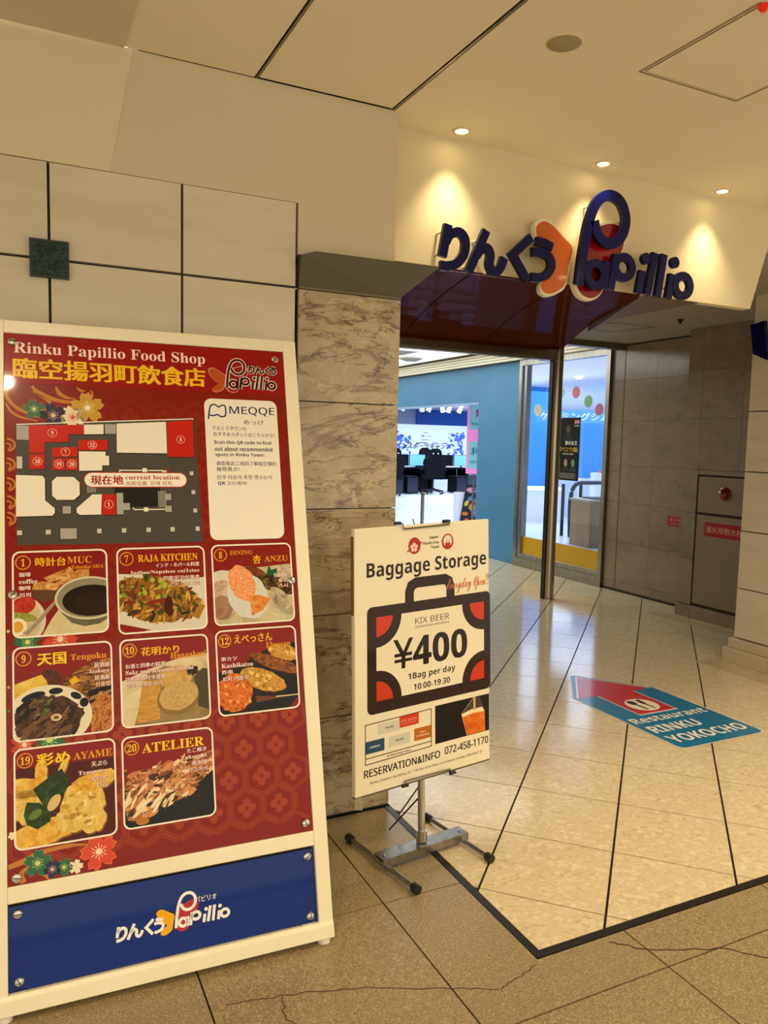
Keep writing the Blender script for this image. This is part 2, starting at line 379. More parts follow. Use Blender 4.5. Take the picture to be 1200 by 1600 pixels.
LOGO_PAP = {
    'P': [smooth([(2.108, 2.098), (2.124, 2.24), (2.148, 2.36), (2.186, 2.44), (2.246, 2.472), (2.306, 2.456), (2.339, 2.395), (2.328, 2.330), (2.288, 2.288), (2.234, 2.283), (2.192, 2.312), (2.172, 2.360)], 5)],
    'a': [ringp(2.190, 2.148, 0.043, 0.045), [(2.248, 2.205), (2.236, 2.095)]],
    'p': [[(2.296, 2.240), (2.272, 2.095)], ringp(2.338, 2.193, 0.046, 0.042)],
    'i': [[(2.440, 2.190), (2.424, 2.096)]], 'l': [[(2.506, 2.272), (2.474, 2.096)]], 'l2': [[(2.556, 2.272), (2.530, 2.092)]],
    'i2': [[(2.607, 2.195), (2.592, 2.092)]], 'o': [ringp(2.672, 2.152, 0.045, 0.043)]}
LOGO_DOTS = {'i': (2.456, 2.243), 'i2': (2.618, 2.245)}
WING_O = smooth([(1.897, 2.299), (1.908, 2.328), (1.940, 2.343), (1.985, 2.331), (2.045, 2.290), (2.097, 2.250), (2.082, 2.170), (2.065, 2.092), (2.030, 2.062), (1.982, 2.042), (1.945, 2.052), (1.938, 2.080), (1.962, 2.112), (2.011, 2.152), (1.975, 2.175), (1.925, 2.230)], 4, True)
WING_R = smooth([(2.235, 2.368), (2.30, 2.386), (2.350, 2.374), (2.374, 2.335), (2.365, 2.280), (2.325, 2.215), (2.285, 2.165), (2.270, 2.115), (2.240, 2.068), (2.190, 2.046), (2.135, 2.062), (2.104, 2.112), (2.112, 2.190), (2.140, 2.275), (2.180, 2.335)], 4, True)
def draw_logo(p, fx, fz, ru, rcol, pcol, layer, ol=None, k=1.0, kr=None, wings=('#f2b01c', '#b8343f'), wo=None):
    """flat printed version; fx/fz map logo coordinates of Papillio, ru maps the kana"""
    F = lambda q: (fx(q[0]), fz(q[1]))
    G = ru or F; kr = kr or k
    for W, c in zip((WING_O, WING_R), wings):
        P = [F(q) for q in W]
        if wo: p.poly([F(((q[0] - (2.0 if W is WING_O else 2.24)) * 1.08 + (2.0 if W is WING_O else 2.24), (q[1] - 2.2) * 1.06 + 2.2)) for q in W], wo, layer)
        p.poly(P, c, layer + 0.4)
    for wd, c, dl in (((LW + 0.026, ol, 1),) if ol else ()) + ((LW, None, 2),):
        for dic, H, kk, cc in ((LOGO_RINKU, G, kr, rcol), (LOGO_PAP, F, k, pcol)):
            for nm, st in dic.items():
                for s_ in st: p.line([H(q) for q in s_], wd * kk, c or cc, layer + dl)
        for q in LOGO_DOTS.values(): p.ell(*F(q), (0.022 + (0.013 if c else 0)) * k, (0.022 + (0.013 if c else 0)) * k, c or pcol, layer + dl, 14)

# ================================================================ SETTING
TH = -0.7944; GO = Vector((1.0789, 2.2930)); TA = 0.4
gu = Vector((math.cos(TH), math.sin(TH))); gv = Vector((-math.sin(TH), math.cos(TH)))
def in_view(x, y, z=0, mg=2.6):
    d = Vector((x, y, z - CAM_H)); k = d.dot(F_)
    if k < 0.2: return False
    px = 600 + 1206.7 * d.dot(R_) / k; py = 800 - 1206.7 * d.dot(U_) / k
    return -260 * mg < px < 1200 + 260 * mg and -260 * mg < py < 1600 + 400 * mg
floor = bx('floor', (-4, -4, -0.08), (5.5, 13, -0.004), GROUT, kind='structure')
g = 0.0029
n_t = 0
def slab(poly, m, name, top=0.0, th=0.012):
    q = MB(); q.prism([(a, b, top - th) for a, b in poly], (0, 0, th), m)
    return q.build(name, floor)
for i in range(-6, 26):
    for j in range(-14, 24):
        c = GO + gu * (i + 0.5) * TA + gv * (j + 0.5) * TA
        if not (1.2 < c.x < 5.8 and 1.3 < c.y < 11.5) or not in_view(c.x, c.y): continue
        P = [tuple(GO + gu * (i * TA + a) + gv * (j * TA + b)) for a, b in ((1.35 * g, g), (TA - 1.35 * g, g), (TA - 1.35 * g, TA - g), (1.35 * g, TA - g))]
        P = cliprect(P, 1.348, 5.49, 1.675, 11.6)
        if len(P) >= 3 and parea(P) > 0.0004: slab(P, CREAM_TILE, 'cream_tile'); n_t += 1
for i in range(-8, 9):
    for j in range(-7, 5):
        x0, y0 = 1.037 + 0.6 * i + 0.0025, 2.057 + 0.59 * j + 0.0025; x1, y1 = x0 + 0.595, y0 + 0.585
        if x0 > 5.4 or x0 < -3 or y0 > 2.6 or y0 < -3: continue
        q = MB(); ok = False
        sq = [(x0, y0), (x1, y0), (x1, y1), (x0, y1)]
        for rc in ((-4, 1.318, 1.642, 2.63), (-4, 5.6, -4, 1.642)):
            P = cliprect(sq, *rc)
            if len(P) >= 3 and parea(P) > 0.0005: q.prism([(a, b, -0.012) for a, b in P], (0, 0, 0.012), GRANITE); ok = True
        if ok: q.build('granite_tile', floor)
q = MB(); q.box((1.320, 1.645, -0.012), (5.6, 1.672, 0.0012), DARKM); q.build('border_strip', floor)
q = MB(); q.box((1.320, 1.672, -0.012), (1.346, 2.63, 0.0012), DARKM); q.build('border_strip', floor)
STRIPM = noisy('stone_edge_strip', ['#bfab83', '#d2c09a'], 12, 0.2, detail=5)
for a, b in ((1.9, 2.5), (2.5, 3.1), (3.1, 3.70)):
    bx('edge_strip', (4.20, a + .003, -0.01), (4.40, b - .003, 0.0012), STRIPM, floor)
for a, b in ((3.7, 4.38), (4.38, 5.0)): bx('edge_strip', (5.02, a + .003, -0.01), (5.20, b - .003, 0.0012), STRIPM, floor)
# cracks in the granite tiles
CR = mat('crack_dark', '#3c2f1e', 0.9)
def crack(pts, w=0.0022):
    q = Print(0.0); P = []
    for a, b in zip(pts, pts[1:]):
        for k in range(6): P.append((a[0] + (b[0] - a[0]) * k / 6 + random.uniform(-.005, .005), a[1] + (b[1] - a[1]) * k / 6 + random.uniform(-.005, .005)))
    P.append(pts[-1]); L, Rr = offs(P, w); n = len(P)
    q.add([(a[0], a[1], 0.0009) for a in L + Rr], [(i, i + 1, n + i + 1, n + i) for i in range(n - 1)], CR); q.build('crack', floor)
crack([(0.48, 1.83), (0.62, 1.80), (0.80, 1.75), (1.00, 1.66), (1.12, 1.60), (1.15, 1.585)])
crack([(1.15, 1.585), (1.22, 1.60), (1.30, 1.625)]); crack([(1.56, 1.62), (1.62, 1.555), (1.74, 1.50), (1.86, 1.45), (1.93, 1.38), (2.05, 1.30)], 0.004)
crack([(0.62, 1.80), (0.60, 1.72), (0.66, 1.60)])

# --- front wall: white stone tiles on a grid of 0.4 m
wall_front = bx('wall_front', (-2.2, 2.650, 0), (0.928, 2.80, 2.262), JOINT, kind='structure')
xs = [-1.88, -1.475, -1.07, -0.668, -0.268, 0.129, 0.53, 0.925]; zs = [0.0, 0.375, 0.775, 1.175, 1.575, 1.975, 2.262]
for a, b in zip(xs, xs[1:]):
    for c, d in zip(zs, zs[1:]): bx('wall_tile', (a + .004, 2.632, c + .004), (b - .004, 2.652, d - (.004 if d < 2.2 else 0)), WHITE_TILE, wall_front, bevel=0.0012)
GREENST = noisy('green_cast_relief', ['#04100e', '#14332e', '#28524a'], 60, 0.35, (1, 1, 1), 3, 3.0, bump=1.0, rnd=False)
ins = empty('trim_2', kind='structure')
bx('insert_frame', (0.073, 2.618, 1.917), (0.184, 2.640, 2.030), mat('green_grey', '#2c3431', 0.5), ins)
q = MB(); n = 14
vs = [(0.080 + 0.097 * i / n, 2.614 - (random.uniform(0, .006) if 0 < i < n and 0 < j < n else 0), 1.924 + 0.099 * j / n) for j in range(n + 1) for i in range(n + 1)]
q.add(vs, [(j * (n + 1) + i, j * (n + 1) + i + 1, (j + 1) * (n + 1) + i + 1, (j + 1) * (n + 1) + i) for j in range(n) for i in range(n)], GREENST); q.build('relief_plate', ins)

# --- marble pillar: stacked slabs
wall_pillar = bx('wall_pillar', (0.936, 2.645, 0.0), (1.326, 3.20, 1.975), JOINT, kind='structure')
pz = [0.012, 0.40, 0.795, 1.192, 1.581, 1.972]
for c, d in zip(pz, pz[1:]):
    bx('marble_slab', (0.934, 2.630, c + .002), (1.336, 2.646, d - .002), MARBLE, wall_pillar)
    bx('marble_side_slab', (1.3262, 2.647, c + .002), (1.336, 3.20, d - .002), MARBLE, wall_pillar)
bx('wall_corridor', (1.20, 3.20, 0), (1.336, 13, 2.65), PLASTER, kind='structure')
# cornice above the pillar
q = MB(); CORN = mat('olive_metal_cornice', '#57503c', 0.45, 0.2)
fr = [(0.932, 2.629, 1.977), (1.332, 2.629, 1.977), (1.482, 2.60, 2.103), (0.985, 2.60, 2.100), (0.932, 2.60, 2.082)]
bk = [(a, 2.66, b) for a, _, b in fr]
q.add(fr + bk, [(0, 1, 2, 3, 4), (9, 8, 7, 6, 5)] + [(i, 5 + i, 5 + (i + 1) % 5, (i + 1) % 5) for i in range(5)], CORN)
o = q.build('trim_1', kind='structure')
q = MB(); q.box((0.932, 2.624, 1.972), (1.335, 2.640, 1.980), mat('cornice_lip', '#6d6650', 0.4, 0.5)); q.build('cornice_lip', o)

# --- plaster band above, header with the sign, ceilings
q = MB()
q.prism([(0.307, 2.634, 2.264), (0.930, 2.634, 2.264), (0.930, 2.634, 2.09), (1.308, 2.634, 2.09), (1.308, 2.634, CZ), (0.378, 2.634, CZ)], (0, 0.14, 0), PLASTER)
q.build('wall_band', kind='structure')
q = MB(); q.add([(-2.2, 2.60, 2.264), (0.307, 2.632, 2.264), (0.378, 2.632, CZ), (-2.2, 2.67, CZ), (-2.2, 2.8, 2.264), (0.307, 2.8, 2.264), (0.378, 2.8, CZ), (-2.2, 2.8, CZ)],
   [(0, 1, 2, 3), (0, 4, 5, 1), (7, 6, 5, 4), (1, 5, 6, 2)], PLASTER_LIT); q.build('wall_band_left', kind='structure')
q = MB(); q.prism([(1.30, 2.76, 2.146), (3.372, 2.76, 2.150), (3.53, 2.76, CZ), (1.30, 2.76, CZ)], (0, 0.05, 0), HEADER); q.build('wall_header', kind='structure')
ceiling = bx('ceiling', (0.40, -4, CZ + 0.02), (5.6, 2.9, CZ + 0.12), DARKM, kind='structure')
for nm, a, b, m in (('ceiling_panel', (0.352, -4), (0.767, 2.628), CEIL), ('ceiling_panel', (0.782, -4), (1.278, 2.622), CEIL), ('ceiling_panel', (1.297, -4), (5.6, 2.80), CEIL)):
    bx(nm, (a[0], a[1], CZ), (b[0], b[1], CZ + 0.025), m, ceiling)
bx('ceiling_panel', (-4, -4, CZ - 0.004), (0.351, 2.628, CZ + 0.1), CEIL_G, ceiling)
bx('ceiling_slot_rail', (1.284, -4, CZ - 0.002), (1.289, 2.625, CZ + 0.03), STEEL, ceiling)
bx('ceiling_slot_rail', (0.773, -4, CZ - 0.002), (0.777, 2.625, CZ + 0.03), STEEL, ceiling)

# --- maroon canopy soffit: rises gently towards the door rail
SL = (2.33 - 2.143) / (5.8 - 2.76)
cz = lambda y: 2.143 + SL * (y - 2.76)
can = empty('ceiling_canopy', kind='structure')
ed = [((1.34, 2.77), (1.34, 5.84)), ((1.735, 2.77), (3.00, 5.84)), ((2.20, 2.77), (3.80, 5.84)), ((2.655, 2.77), (4.66, 5.84))]
for (a, b), (c, d) in zip(ed, ed[1:]):
    n = 8; q = MB(); vs = []; e_ = 0.004
    for k in range(n + 1):
        t = k / n; y = a[1] + (b[1] - a[1]) * t; xl = a[0] + (b[0] - a[0]) * t + e_; xr = c[0] + (d[0] - c[0]) * t - e_; z = cz(y) + 0.035 * math.sin(math.pi * t)
        vs += [(xl, y, z), (xr, y, z), (xr, y, z + 0.02), (xl, y, z + 0.02)]
    fs = [(0, 1, 2, 3), (4 * n + 3, 4 * n + 2, 4 * n + 1, 4 * n)]
    for k in range(n):
        for m_ in range(4): fs.append((4 * k + m_, 4 * k + 4 + m_, 4 * k + 4 + (m_ + 1) % 4, 4 * k + (m_ + 1) % 4))
    q.add(vs, fs, MAROON); q.build('canopy_panel', can)
q = MB(); q.add([(1.32, 2.765, 2.20), (2.66, 2.765, 2.20), (4.67, 5.86, 2.40), (1.32, 5.86, 2.40)], [(0, 1, 2, 3)], GROUT); q.build('canopy_backing', can)
q = MB(); q.prism([(2.663, 2.77, cz(2.77) + .002), (3.02, 2.77, cz(2.77) + .002), (3.245, 3.59, cz(3.59) + .002), (3.66, 4.31, cz(4.31) + .002)], (0, 0, 0.28), mat('brown_soffit', '#6a5442', 0.5)); q.build('canopy_side_soffit', can)

# --- inner ceiling above the passage, right of the canopy
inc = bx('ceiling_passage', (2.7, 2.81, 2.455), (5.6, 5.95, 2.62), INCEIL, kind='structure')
HP = [(4.39, 5.32), (4.48, 4.96), (4.91, 4.95), (4.85, 5.36)]
q = MB(); L, Rr = offs(HP, 0.012, True)
q.add([(a[0], a[1], 2.4530) for a in L + Rr], [(i, (i + 1) % 4, 4 + (i + 1) % 4, 4 + i) for i in range(4)], mat('hatch_line', '#6f665a', 0.7)); q.build('hatch_outline', inc)
q = MB(); q.lathe([(0.028, 0), (0.02, -0.012), (0.006, -0.03), (0.016, -0.034), (0.0, -0.036)], (4.78, 4.55, 2.455), (0, 0, 1), mat('sprinkler_dark', '#3a3329', 0.4, 0.6), 12)
tag(q.build('sprinkler'), 'small dark sprinkler head in the grey passage ceiling under the letter sign', 'sprinkler')
bx('trim_3', (3.0, 5.90, 2.40), (5.5, 5.99, 2.455), mat('olive_beam', '#6b6350', 0.4, 0.3), kind='structure')
# corridor beyond
bx('ceiling_corridor', (1.336, 5.99, 2.60), (5.5, 13, 2.66), mat('white_ceiling', '#e9ebe2', 0.7), kind='structure')
bx('wall_back', (1.2, 12.9, 0), (5.5, 13.0, 2.7), mat('corridor_end_white', '#d8d6cc', 0.6), kind='structure')
lum = mat('added_ceiling_glow', '#f2f6ee', 0.6, emit='#f4f8f0', es=1.15)
for k in range(5): bx('added_glow_panel', (2.0, 6.5 + 1.28 * k, 2.588), (5.36, 7.74 + 1.28 * k, 2.600), lum, bpy.data.objects['ceiling_corridor'])  # made-up glowing sheets, added to whiten the corridor ceiling
cor = empty('trim_4', kind='structure')
for k in range(4):
    bx('cornice_slat', (5.42 + 0.012 * k, 6.0, 2.440 + 0.036 * k), (5.50, 12.9, 2.466 + 0.036 * k), mat('cream_slat', '#efe7d2', 0.5), cor)
bx('cornice_backing', (5.47, 6.0, 2.432), (5.50, 12.9, 2.60), mat('cornice_backing_dark', '#5f5c4c', 0.7), cor)  # dark olive backing between the slats

# --- right marble wall of the passage
wr = bx('wall_right', (5.515, 4.86, 0), (5.62, 6.08, 2.455), JOINT, kind='structure')
ys = [4.864, 5.06, 5.47, 5.895, 6.07]; zz = [0.0, 0.10, 0.498, 0.895, 1.262, 1.70, 2.10, 2.44]
for a, b in zip(ys, ys[1:]):
    for c, d in zip(zz, zz[1:]):
        bx('wall_marble_panel', (5.500, a + (.0012 if a < 5.8 else .008), c + .0012), (5.516, b - .0012, d - .0012), RMARBLE, wr)
bx('baseboard_right', (5.488, 4.87, 0), (5.500, 6.06, 0.02), DARKM, kind='structure')
w2 = bx('wall_right_bay', (5.256, 3.42, 0), (5.62, 4.859, 2.49), JOINT, kind='structure')
q2 = [0.0, 0.11]; 
for a, b in ((4.8635, 4.70), (4.70, 4.30), (4.30, 3.90), (3.90, 3.42)):
    for c, d in ((0, 0.11), (0.115, 0.51), (0.51, 0.905), (0.905, 1.27), (1.27, 1.70), (1.70, 2.10), (2.10, 2.455)):
        if a < 4.8 and c < 1.25 and c >= 0.11 and a > 3.95: continue
        bx('wall_marble_panel', (5.24, b + .0012, c + .0012), (5.257, a - .0012, d - .0012), RMARBLE, w2)
bx('wall_marble_panel', (5.24, 3.901, 1.232), (5.257, 4.698, 1.268), RMARBLE, w2)
bx('wall_marble_panel', (5.258, 4.8595, 0.001), (5.4995, 4.8632, 2.455), RMARBLE, w2)

# hydrant cabinet in the bay wall (two flush doors, lamp, red plate)
hyd = empty('hydrant_cabinet', (5.24, 4.30, 0), (0, 0, -math.pi / 2), 'flush brown cabinet doors with round red alarm lamp and red lettered plate', 'hydrant cabinet')
# local x runs towards the camera (-Y), -y towards the viewer
CABM = noisy('brown_enamel', ['#837460', '#8b7b67'], 3, 0.35, detail=2, rnd=False)
o = bx('door_upper', (-0.385, 0.002, 0.915), (0.395, 0.018, 1.215), CABM, hyd, bevel=0.002)
o = bx('door_lower', (-0.385, 0.002, 0.135), (0.395, 0.018, 0.892), CABM, hyd, bevel=0.002)
bx('cabinet_frame', (-0.398, 0.008, 0.11), (0.40, 0.020, 1.232), mat('cabinet_gap', '#241d15', 0.8), hyd)
q = MB(); q.lathe([(0.058, 0), (0.058, 0.010), (0.048, 0.014), (0.045, 0.03), (0.035, 0.045), (0.018, 0.054), (0.0, 0.056)], (-0.112, 0.002, 1.082), (0, -1, 0), mat('red_lens', '#7a0d10', 0.12, coat=0.6), 24)
q.build('alarm_lamp', hyd, smooth=True)
p = Print(-0.001); REDP = ink('#a3182a')
p.rect(-0.30, 0.722, 0.10, 0.838, REDP, 1); p.text('消火用散水栓', -0.282, 0.752, 0.36, 0.056, '#d9a79c', 2, 0.008); p.build('lettered_plate', hyd)
pl = empty('fire_equipment_sign', (5.4995, 5.14, 0), (0, 0, -math.pi / 2), 'small red sign plate low on the marble wall left of the cabinet', 'sign')
q = MB(); q.box((-0.105, -0.005, 0.730), (0.088, 0.0, 0.822), mat('sign_red_plastic', '#a3182a', 0.4)); q.build('plate', pl)
p = Print(0.0055); p.text('消 火 器', -0.08, 0.778, 0.14, 0.030, '#d9a79c', 1); 
for k in range(8): p.line([(-0.07 + 0.018 * k, 0.748), (-0.058 + 0.018 * k, 0.760)], 0.004, '#d9a79c', 1)
p.build('lettering', pl)

# --- right pillar of white tiles
wp = bx('wall_right_pillar', (4.47, 2.3, 0.16), (5.6, 3.585, CZ + .02), JOINT, kind='structure')
zp = [0.17, 0.51, 0.90, 1.30, 1.70, 2.10, 2.47, CZ]
for c, d in zip(zp, zp[1:]):
    for a, b in ((2.30, 2.70), (2.70, 3.10), (3.10, 3.60)):
        bx('wall_tile', (4.45, a + .001, c + .0035), (4.475, b - (.001 if b < 3.5 else 0), d - (.0035 if d < 2.6 else 0)), WHITE_TILE, wp, bevel=0.001)
    bx('wall_tile', (4.4755, 3.584, c + .003), (5.0, 3.60, d - (.003 if d < 2.6 else 0)), WHITE_TILE, wp)
PT = noisy('pillar_plinth_stone', ['#c4b495', '#d0c1a3'], 5, 0.3)
for a, b in ((2.3, 2.9), (2.9, 3.30), (3.30, 3.65)):
    bx('plinth_stone', (4.40, a + .001, 0), (5.0, b - .001, 0.098), PT, wp, bevel=0.004)
    bx('plinth_ledge', (4.425, a + .001, 0.099), (5.0, b - (0.025 if b > 3.6 else 0.001), 0.165), PT, wp, bevel=0.004)
bl = empty('wall_letter', (4.45, 3.54, 0), (0, 0, -math.pi / 2), 'dark blue sign letter cut by the right edge, fixed high on the white pillar', 'sign letter')
q = MB(); q.prism([(-0.045, -0.06, 2.262), (0.06, -0.06, 2.275), (0.10, -0.06, 2.02), (-0.012, -0.06, 2.07)], (0, 0.03, 0), NAVY); q.build('letter_body', bl, bevel=0.003)
for z_ in (2.22, 2.12):
    q = MB(); q.tube([(0.015, -0.035, z_), (0.015, 0, z_)], 0.006, STEEL, 8); q.build('standoff_pin', bl)

# ================================================================ wall sign letters (kana, butterfly wings, Papillio)
sg = empty('wall_logo_sign', (1.5, 2.76, 2.1), (0, 0, 0), 'raised blue Japanese and Latin letters with orange and red butterfly wings on the header', 'sign')
SX = lambda x: (x - 0.0) * 1.0506 - 1.5
SZ = lambda z: 1.4426 + (z - 1.4426) * 1.0506 - 2.1
def solid(parent, name, strokes, yf, depth, m, side, w, dots=()):
    q = MB(); yf += 0.0007
    for s_ in strokes:
        yf -= 0.0007
        pts = [(SX(a), SZ(b)) for a, b in s_]; L, Rr = offs(pts, w); n = len(pts)
        vs = [(a[0], yf, a[1]) for a in L + Rr] + [(a[0], yf + depth, a[1]) for a in L + Rr]
        fs = [(i, i + 1, n + i + 1, n + i) for i in range(n - 1)]; q.add(vs, fs, m)
        k = len(q.v) - len(vs); ms = q.mslot(side)
        for i in range(n - 1):
            for f in ((i, 2 * n + i, 2 * n + i + 1, i + 1), (n + i, n + i + 1, 3 * n + i + 1, 3 * n + i), (2 * n + i, 3 * n + i, 3 * n + i + 1, 2 * n + i + 1)):
                q.f.append([k + a for a in f]); q.mi.append(ms)
        for f in ((0, n, 3 * n, 2 * n), (n - 1, 3 * n - 1, 4 * n - 1, 2 * n - 1)): q.f.append([k + a for a in f]); q.mi.append(ms)
    yf -= 0.0007
    for d in dots: q.prism([(SX(a), yf, SZ(b)) for a, b in circ(d[0], d[1], 0.024, n=20)], (0, depth, 0), m, side)
    return q.build(name, parent)
NSIDE = mat('navy_letter_side', '#0b0d34', 0.35, spec=0.2)
lw = LW * 1.05
for k, (nm, st) in enumerate(LOGO_RINKU.items()): solid(sg, 'kana_letter', st, -0.082 - .0002 * k, 0.020, NAVY, NSIDE, lw)
for k, (nm, st) in enumerate(LOGO_PAP.items()):
    solid(sg, 'roman_letter', st, -0.085 - .0016 * k, 0.020, NAVY, NSIDE, lw * (1.25 if nm == 'P' else 1.0), [LOGO_DOTS[nm]] if nm in LOGO_DOTS else ())
WOM = mat('orange_acrylic', '#c85a10', 0.2, coat=0.4); WRM = mat('red_acrylic', '#8c0c18', 0.15, coat=0.5); WCM = mat('cream_wing_edge', '#e9dcb8', 0.4)
for W, m, c0, nm in ((WING_O, WOM, (2.0, 2.2), 'orange_wing'), (WING_R, WRM, (2.24, 2.2), 'red_wing')):
    q = MB(); q.prism([(SX(a), -0.048, SZ(b)) for a, b in W], (0, 0.025, 0), WCM)
    I = [((a - c0[0]) * 0.90 + c0[0], (b - c0[1]) * 0.925 + c0[1]) for a, b in W]
    q.prism([(SX(a), -0.051, SZ(b)) for a, b in I], (0, 0.003, 0), m); o = q.build(nm, sg); o['label'] = nm.replace('_', ' ') + ' with cream edge'
q = MB()
for a, b in ((1.48, 2.23), (1.475, 2.15), (1.55, 2.13), (1.64, 2.22), (1.60, 2.12), (1.70, 2.11), (1.82, 2.21), (1.83, 2.12), (1.95, 2.19), (1.94, 2.11), (1.95, 2.28), (2.0, 2.08), (2.3, 2.34), (2.2, 2.08), (2.12, 2.2), (2.18, 2.43), (2.33, 2.38), (2.28, 2.14), (2.35, 2.16), (2.43, 2.14), (2.49, 2.2), (2.54, 2.2), (2.6, 2.14), (2.65, 2.12), (2.69, 2.18)):
    yf_ = -0.030 if (a, b) in ((1.95, 2.28), (2.0, 2.08), (2.3, 2.34), (2.2, 2.08), (2.12, 2.2), (1.95, 2.19)) else -0.062
    q = MB(); q.tube([(SX(a), yf_, SZ(b)), (SX(a), 0, SZ(b))], 0.005, mat('clear_standoff', '#cfc7ae', 0.3), 8); q.build('standoff_pin', sg)

# ================================================================ ceiling fittings
RIMM = mat('downlight_rim', '#d9cda8', 0.4)
LENS = mat('lamp_glow', '#fff1c8', 0.3, emit='#ffe9b0', es=14)
def downlight(x, y, label, group, r=0.034, power=30, cone=110, tilt=0, blend=0.6):
    t = empty('downlight', (x, y, CZ), (0, 0, 0), label, 'downlight', group)
    q = MB(); q.lathe([(r * 0.72, 0.0), (r * 0.74, -0.006), (r, -0.006), (r * 1.06, -0.002), (r * 1.06, 0.0)], (0, 0, 0), (0, 0, 1), RIMM, 24); q.build('trim_ring', t, smooth=True)
    q = MB(); q.lathe([(0.0, -0.0035), (r * 0.5, -0.0040), (r * 0.73, -0.0015)], (0, 0, 0), (0, 0, 1), LENS, 20); q.build('lamp_lens', t)
    s_ = spot('downlight_beam', (0, 0, -0.012), power, WARM, cone, blend, 0.035, (tilt, 0, 0)); s_.parent = t
    return t
for x, lb in ((1.600, 'nearest the left end of the letter sign'), (2.305, 'above the tall letter of the sign'), (3.02, 'right of the letter sign')):
    downlight(x, 2.665, 'small lit recessed downlight in the ceiling, ' + lb, 'wall washing downlights', power=19, cone=84, tilt=0, blend=1.0)
for k, (x, y) in enumerate(HALL_LIGHTS):
    downlight(x, y, 'lit round hall ceiling downlight out of frame', 'hall ceiling downlights', 0.06, HALL_POWER, 150)
sp = empty('ceiling_speaker', (1.524, 1.962, CZ), (0, 0, 0), 'round flat grey-beige speaker grille in the ceiling', 'ceiling speaker')
q = MB(); q.lathe([(0.0, -0.006), (0.042, -0.0055), (0.048, -0.003), (0.050, 0)], (0, 0, 0), (0, 0, 1), mat('speaker_grille', '#a39778', 0.8), 32); q.build('grille', sp, smooth=True)
q = MB(); q.lathe([(0.050, 0), (0.0515, -0.003), (0.0535, -0.002), (0.054, 0)], (0, 0, 0), (0, 0, 1), RIMM, 32); q.build('rim', sp)
ht = empty('ceiling_access_hatch', (2.07, 1.765, CZ), (0, 0, 0), 'square flush access hatch with thin double outline in the ceiling', 'access hatch')
for r0, r1, nm in ((0.224, 0.219, 'outer_frame'), (0.211, 0.207, 'inner_frame')):
    q = MB(); A = [(-r0, -r0), (r0, -r0), (r0, r0), (-r0, r0)]; B = [(-r1, -r1), (r1, -r1), (r1, r1), (-r1, r1)]
    q.add([(a, b, -0.0015) for a, b in A + B], [(i, (i + 1) % 4, 4 + (i + 1) % 4, 4 + i) for i in range(4)], mat('hatch_gap', '#8b7c58', 0.8)); q.build(nm, ht)
bx('panel', (-0.2065, -0.2065, -0.003), (0.2065, 0.2065, 0.0), CEIL, ht)
q = MB(); q.lathe([(0.016, 0), (0.015, -0.008), (0.008, -0.016), (0, -0.018)], (1.868, 1.548, CZ), (0, 0, 1), mat('red_lamp', '#b5200c', 0.3, emit='#c01800', es=0.4), 14)
tag(q.build('pilot_lamp'), 'tiny red pilot lamp on the ceiling beside the access hatch corner', 'pilot lamp')

# ================================================================ door rail and pole
d1 = empty('door_1', kind='structure')
bx('door_rail', (1.34, 5.76, 2.248), (4.52, 5.84, 2.306), BRONZE, d1)
bx('door_rail_lip', (1.34, 5.75, 2.222), (4.50, 5.83, 2.247), mat('rail_underside', '#8d8371', 0.4, 0.5), d1)
bx('door_rail_top', (1.34, 5.75, 2.303), (4.56, 5.85, 2.345), MAROON, d1)
bx('rail_bracket', (4.40, 5.735, 2.218), (4.53, 5.86, 2.318), BRONZE, d1)
q = MB(); q.lathe([(0.066, 0.0), (0.066, 0.012), (0.057, 0.014), (0.057, 2.345)], (4.585, 5.80, 0), (0, 0, 1), BRONZE, 28)
q.build('post', d1, smooth=True)
q = MB(); q.box((4.518, 5.775, 0), (4.532, 5.825, 2.22), DARKM); q.build('post_channel', d1)

# ================================================================ glass shop front (window_1) and blue wall
w1 = empty('window_1', (5.5, 0, 0), kind='structure')
def wb(nm, y0, y1, z0, z1, m, x0=-0.035, x1=0.035): return bx(nm, (x0, y0, z0), (x1, y1, z1), m, w1)
wb('window_frame', 6.00 + .075, 6.125, 0.0, 2.435, STEEL); wb('window_frame', 7.555, 7.61, 0.0, 2.44, STEEL); wb('window_frame', 7.46, 7.50, 0.17, 2.38, STEEL)
wb('window_frame', 6.125, 7.555, 2.37, 2.44, STEEL); wb('window_sill', 6.125, 7.555, 0.0, 0.105, STEEL); wb('window_sill', 6.125, 7.555, 0.108, 0.155, STEEL, -0.02, 0.02)
wb('glass_pane', 6.125, 7.46, 0.155, 2.37, GLASS, -0.004, 0.004)
q = MB(); q.box((-0.006, 6.125, 0.157), (-0.0045, 7.50, 0.365), mat('yellow_film', '#c89a14', 0.35)); q.build('yellow_band', w1)
BLUEW = noisy('blue_wall_paint', ['#3f7fae', '#4687b5'], 2, 0.45, detail=3, rnd=False)
wb_ = empty('wall_blue', kind='structure')
q = MB()
q.box((5.5, 7.61, 0), (5.60, 8.52, 2.435), BLUEW); q.box((5.5, 8.52, 1.985), (5.60, 12.9, 2.435), BLUEW); q.build('wall_blue_face', wb_)
bx('opening_head', (5.505, 8.53, 1.955), (5.62, 12.9, 1.985), mat('opening_track', '#8fb4e0', 0.3), wb_)
bx('wall_upper_right', (5.5, 6.0, 2.435), (5.62, 12.9, 2.66), PLASTER, kind='structure')
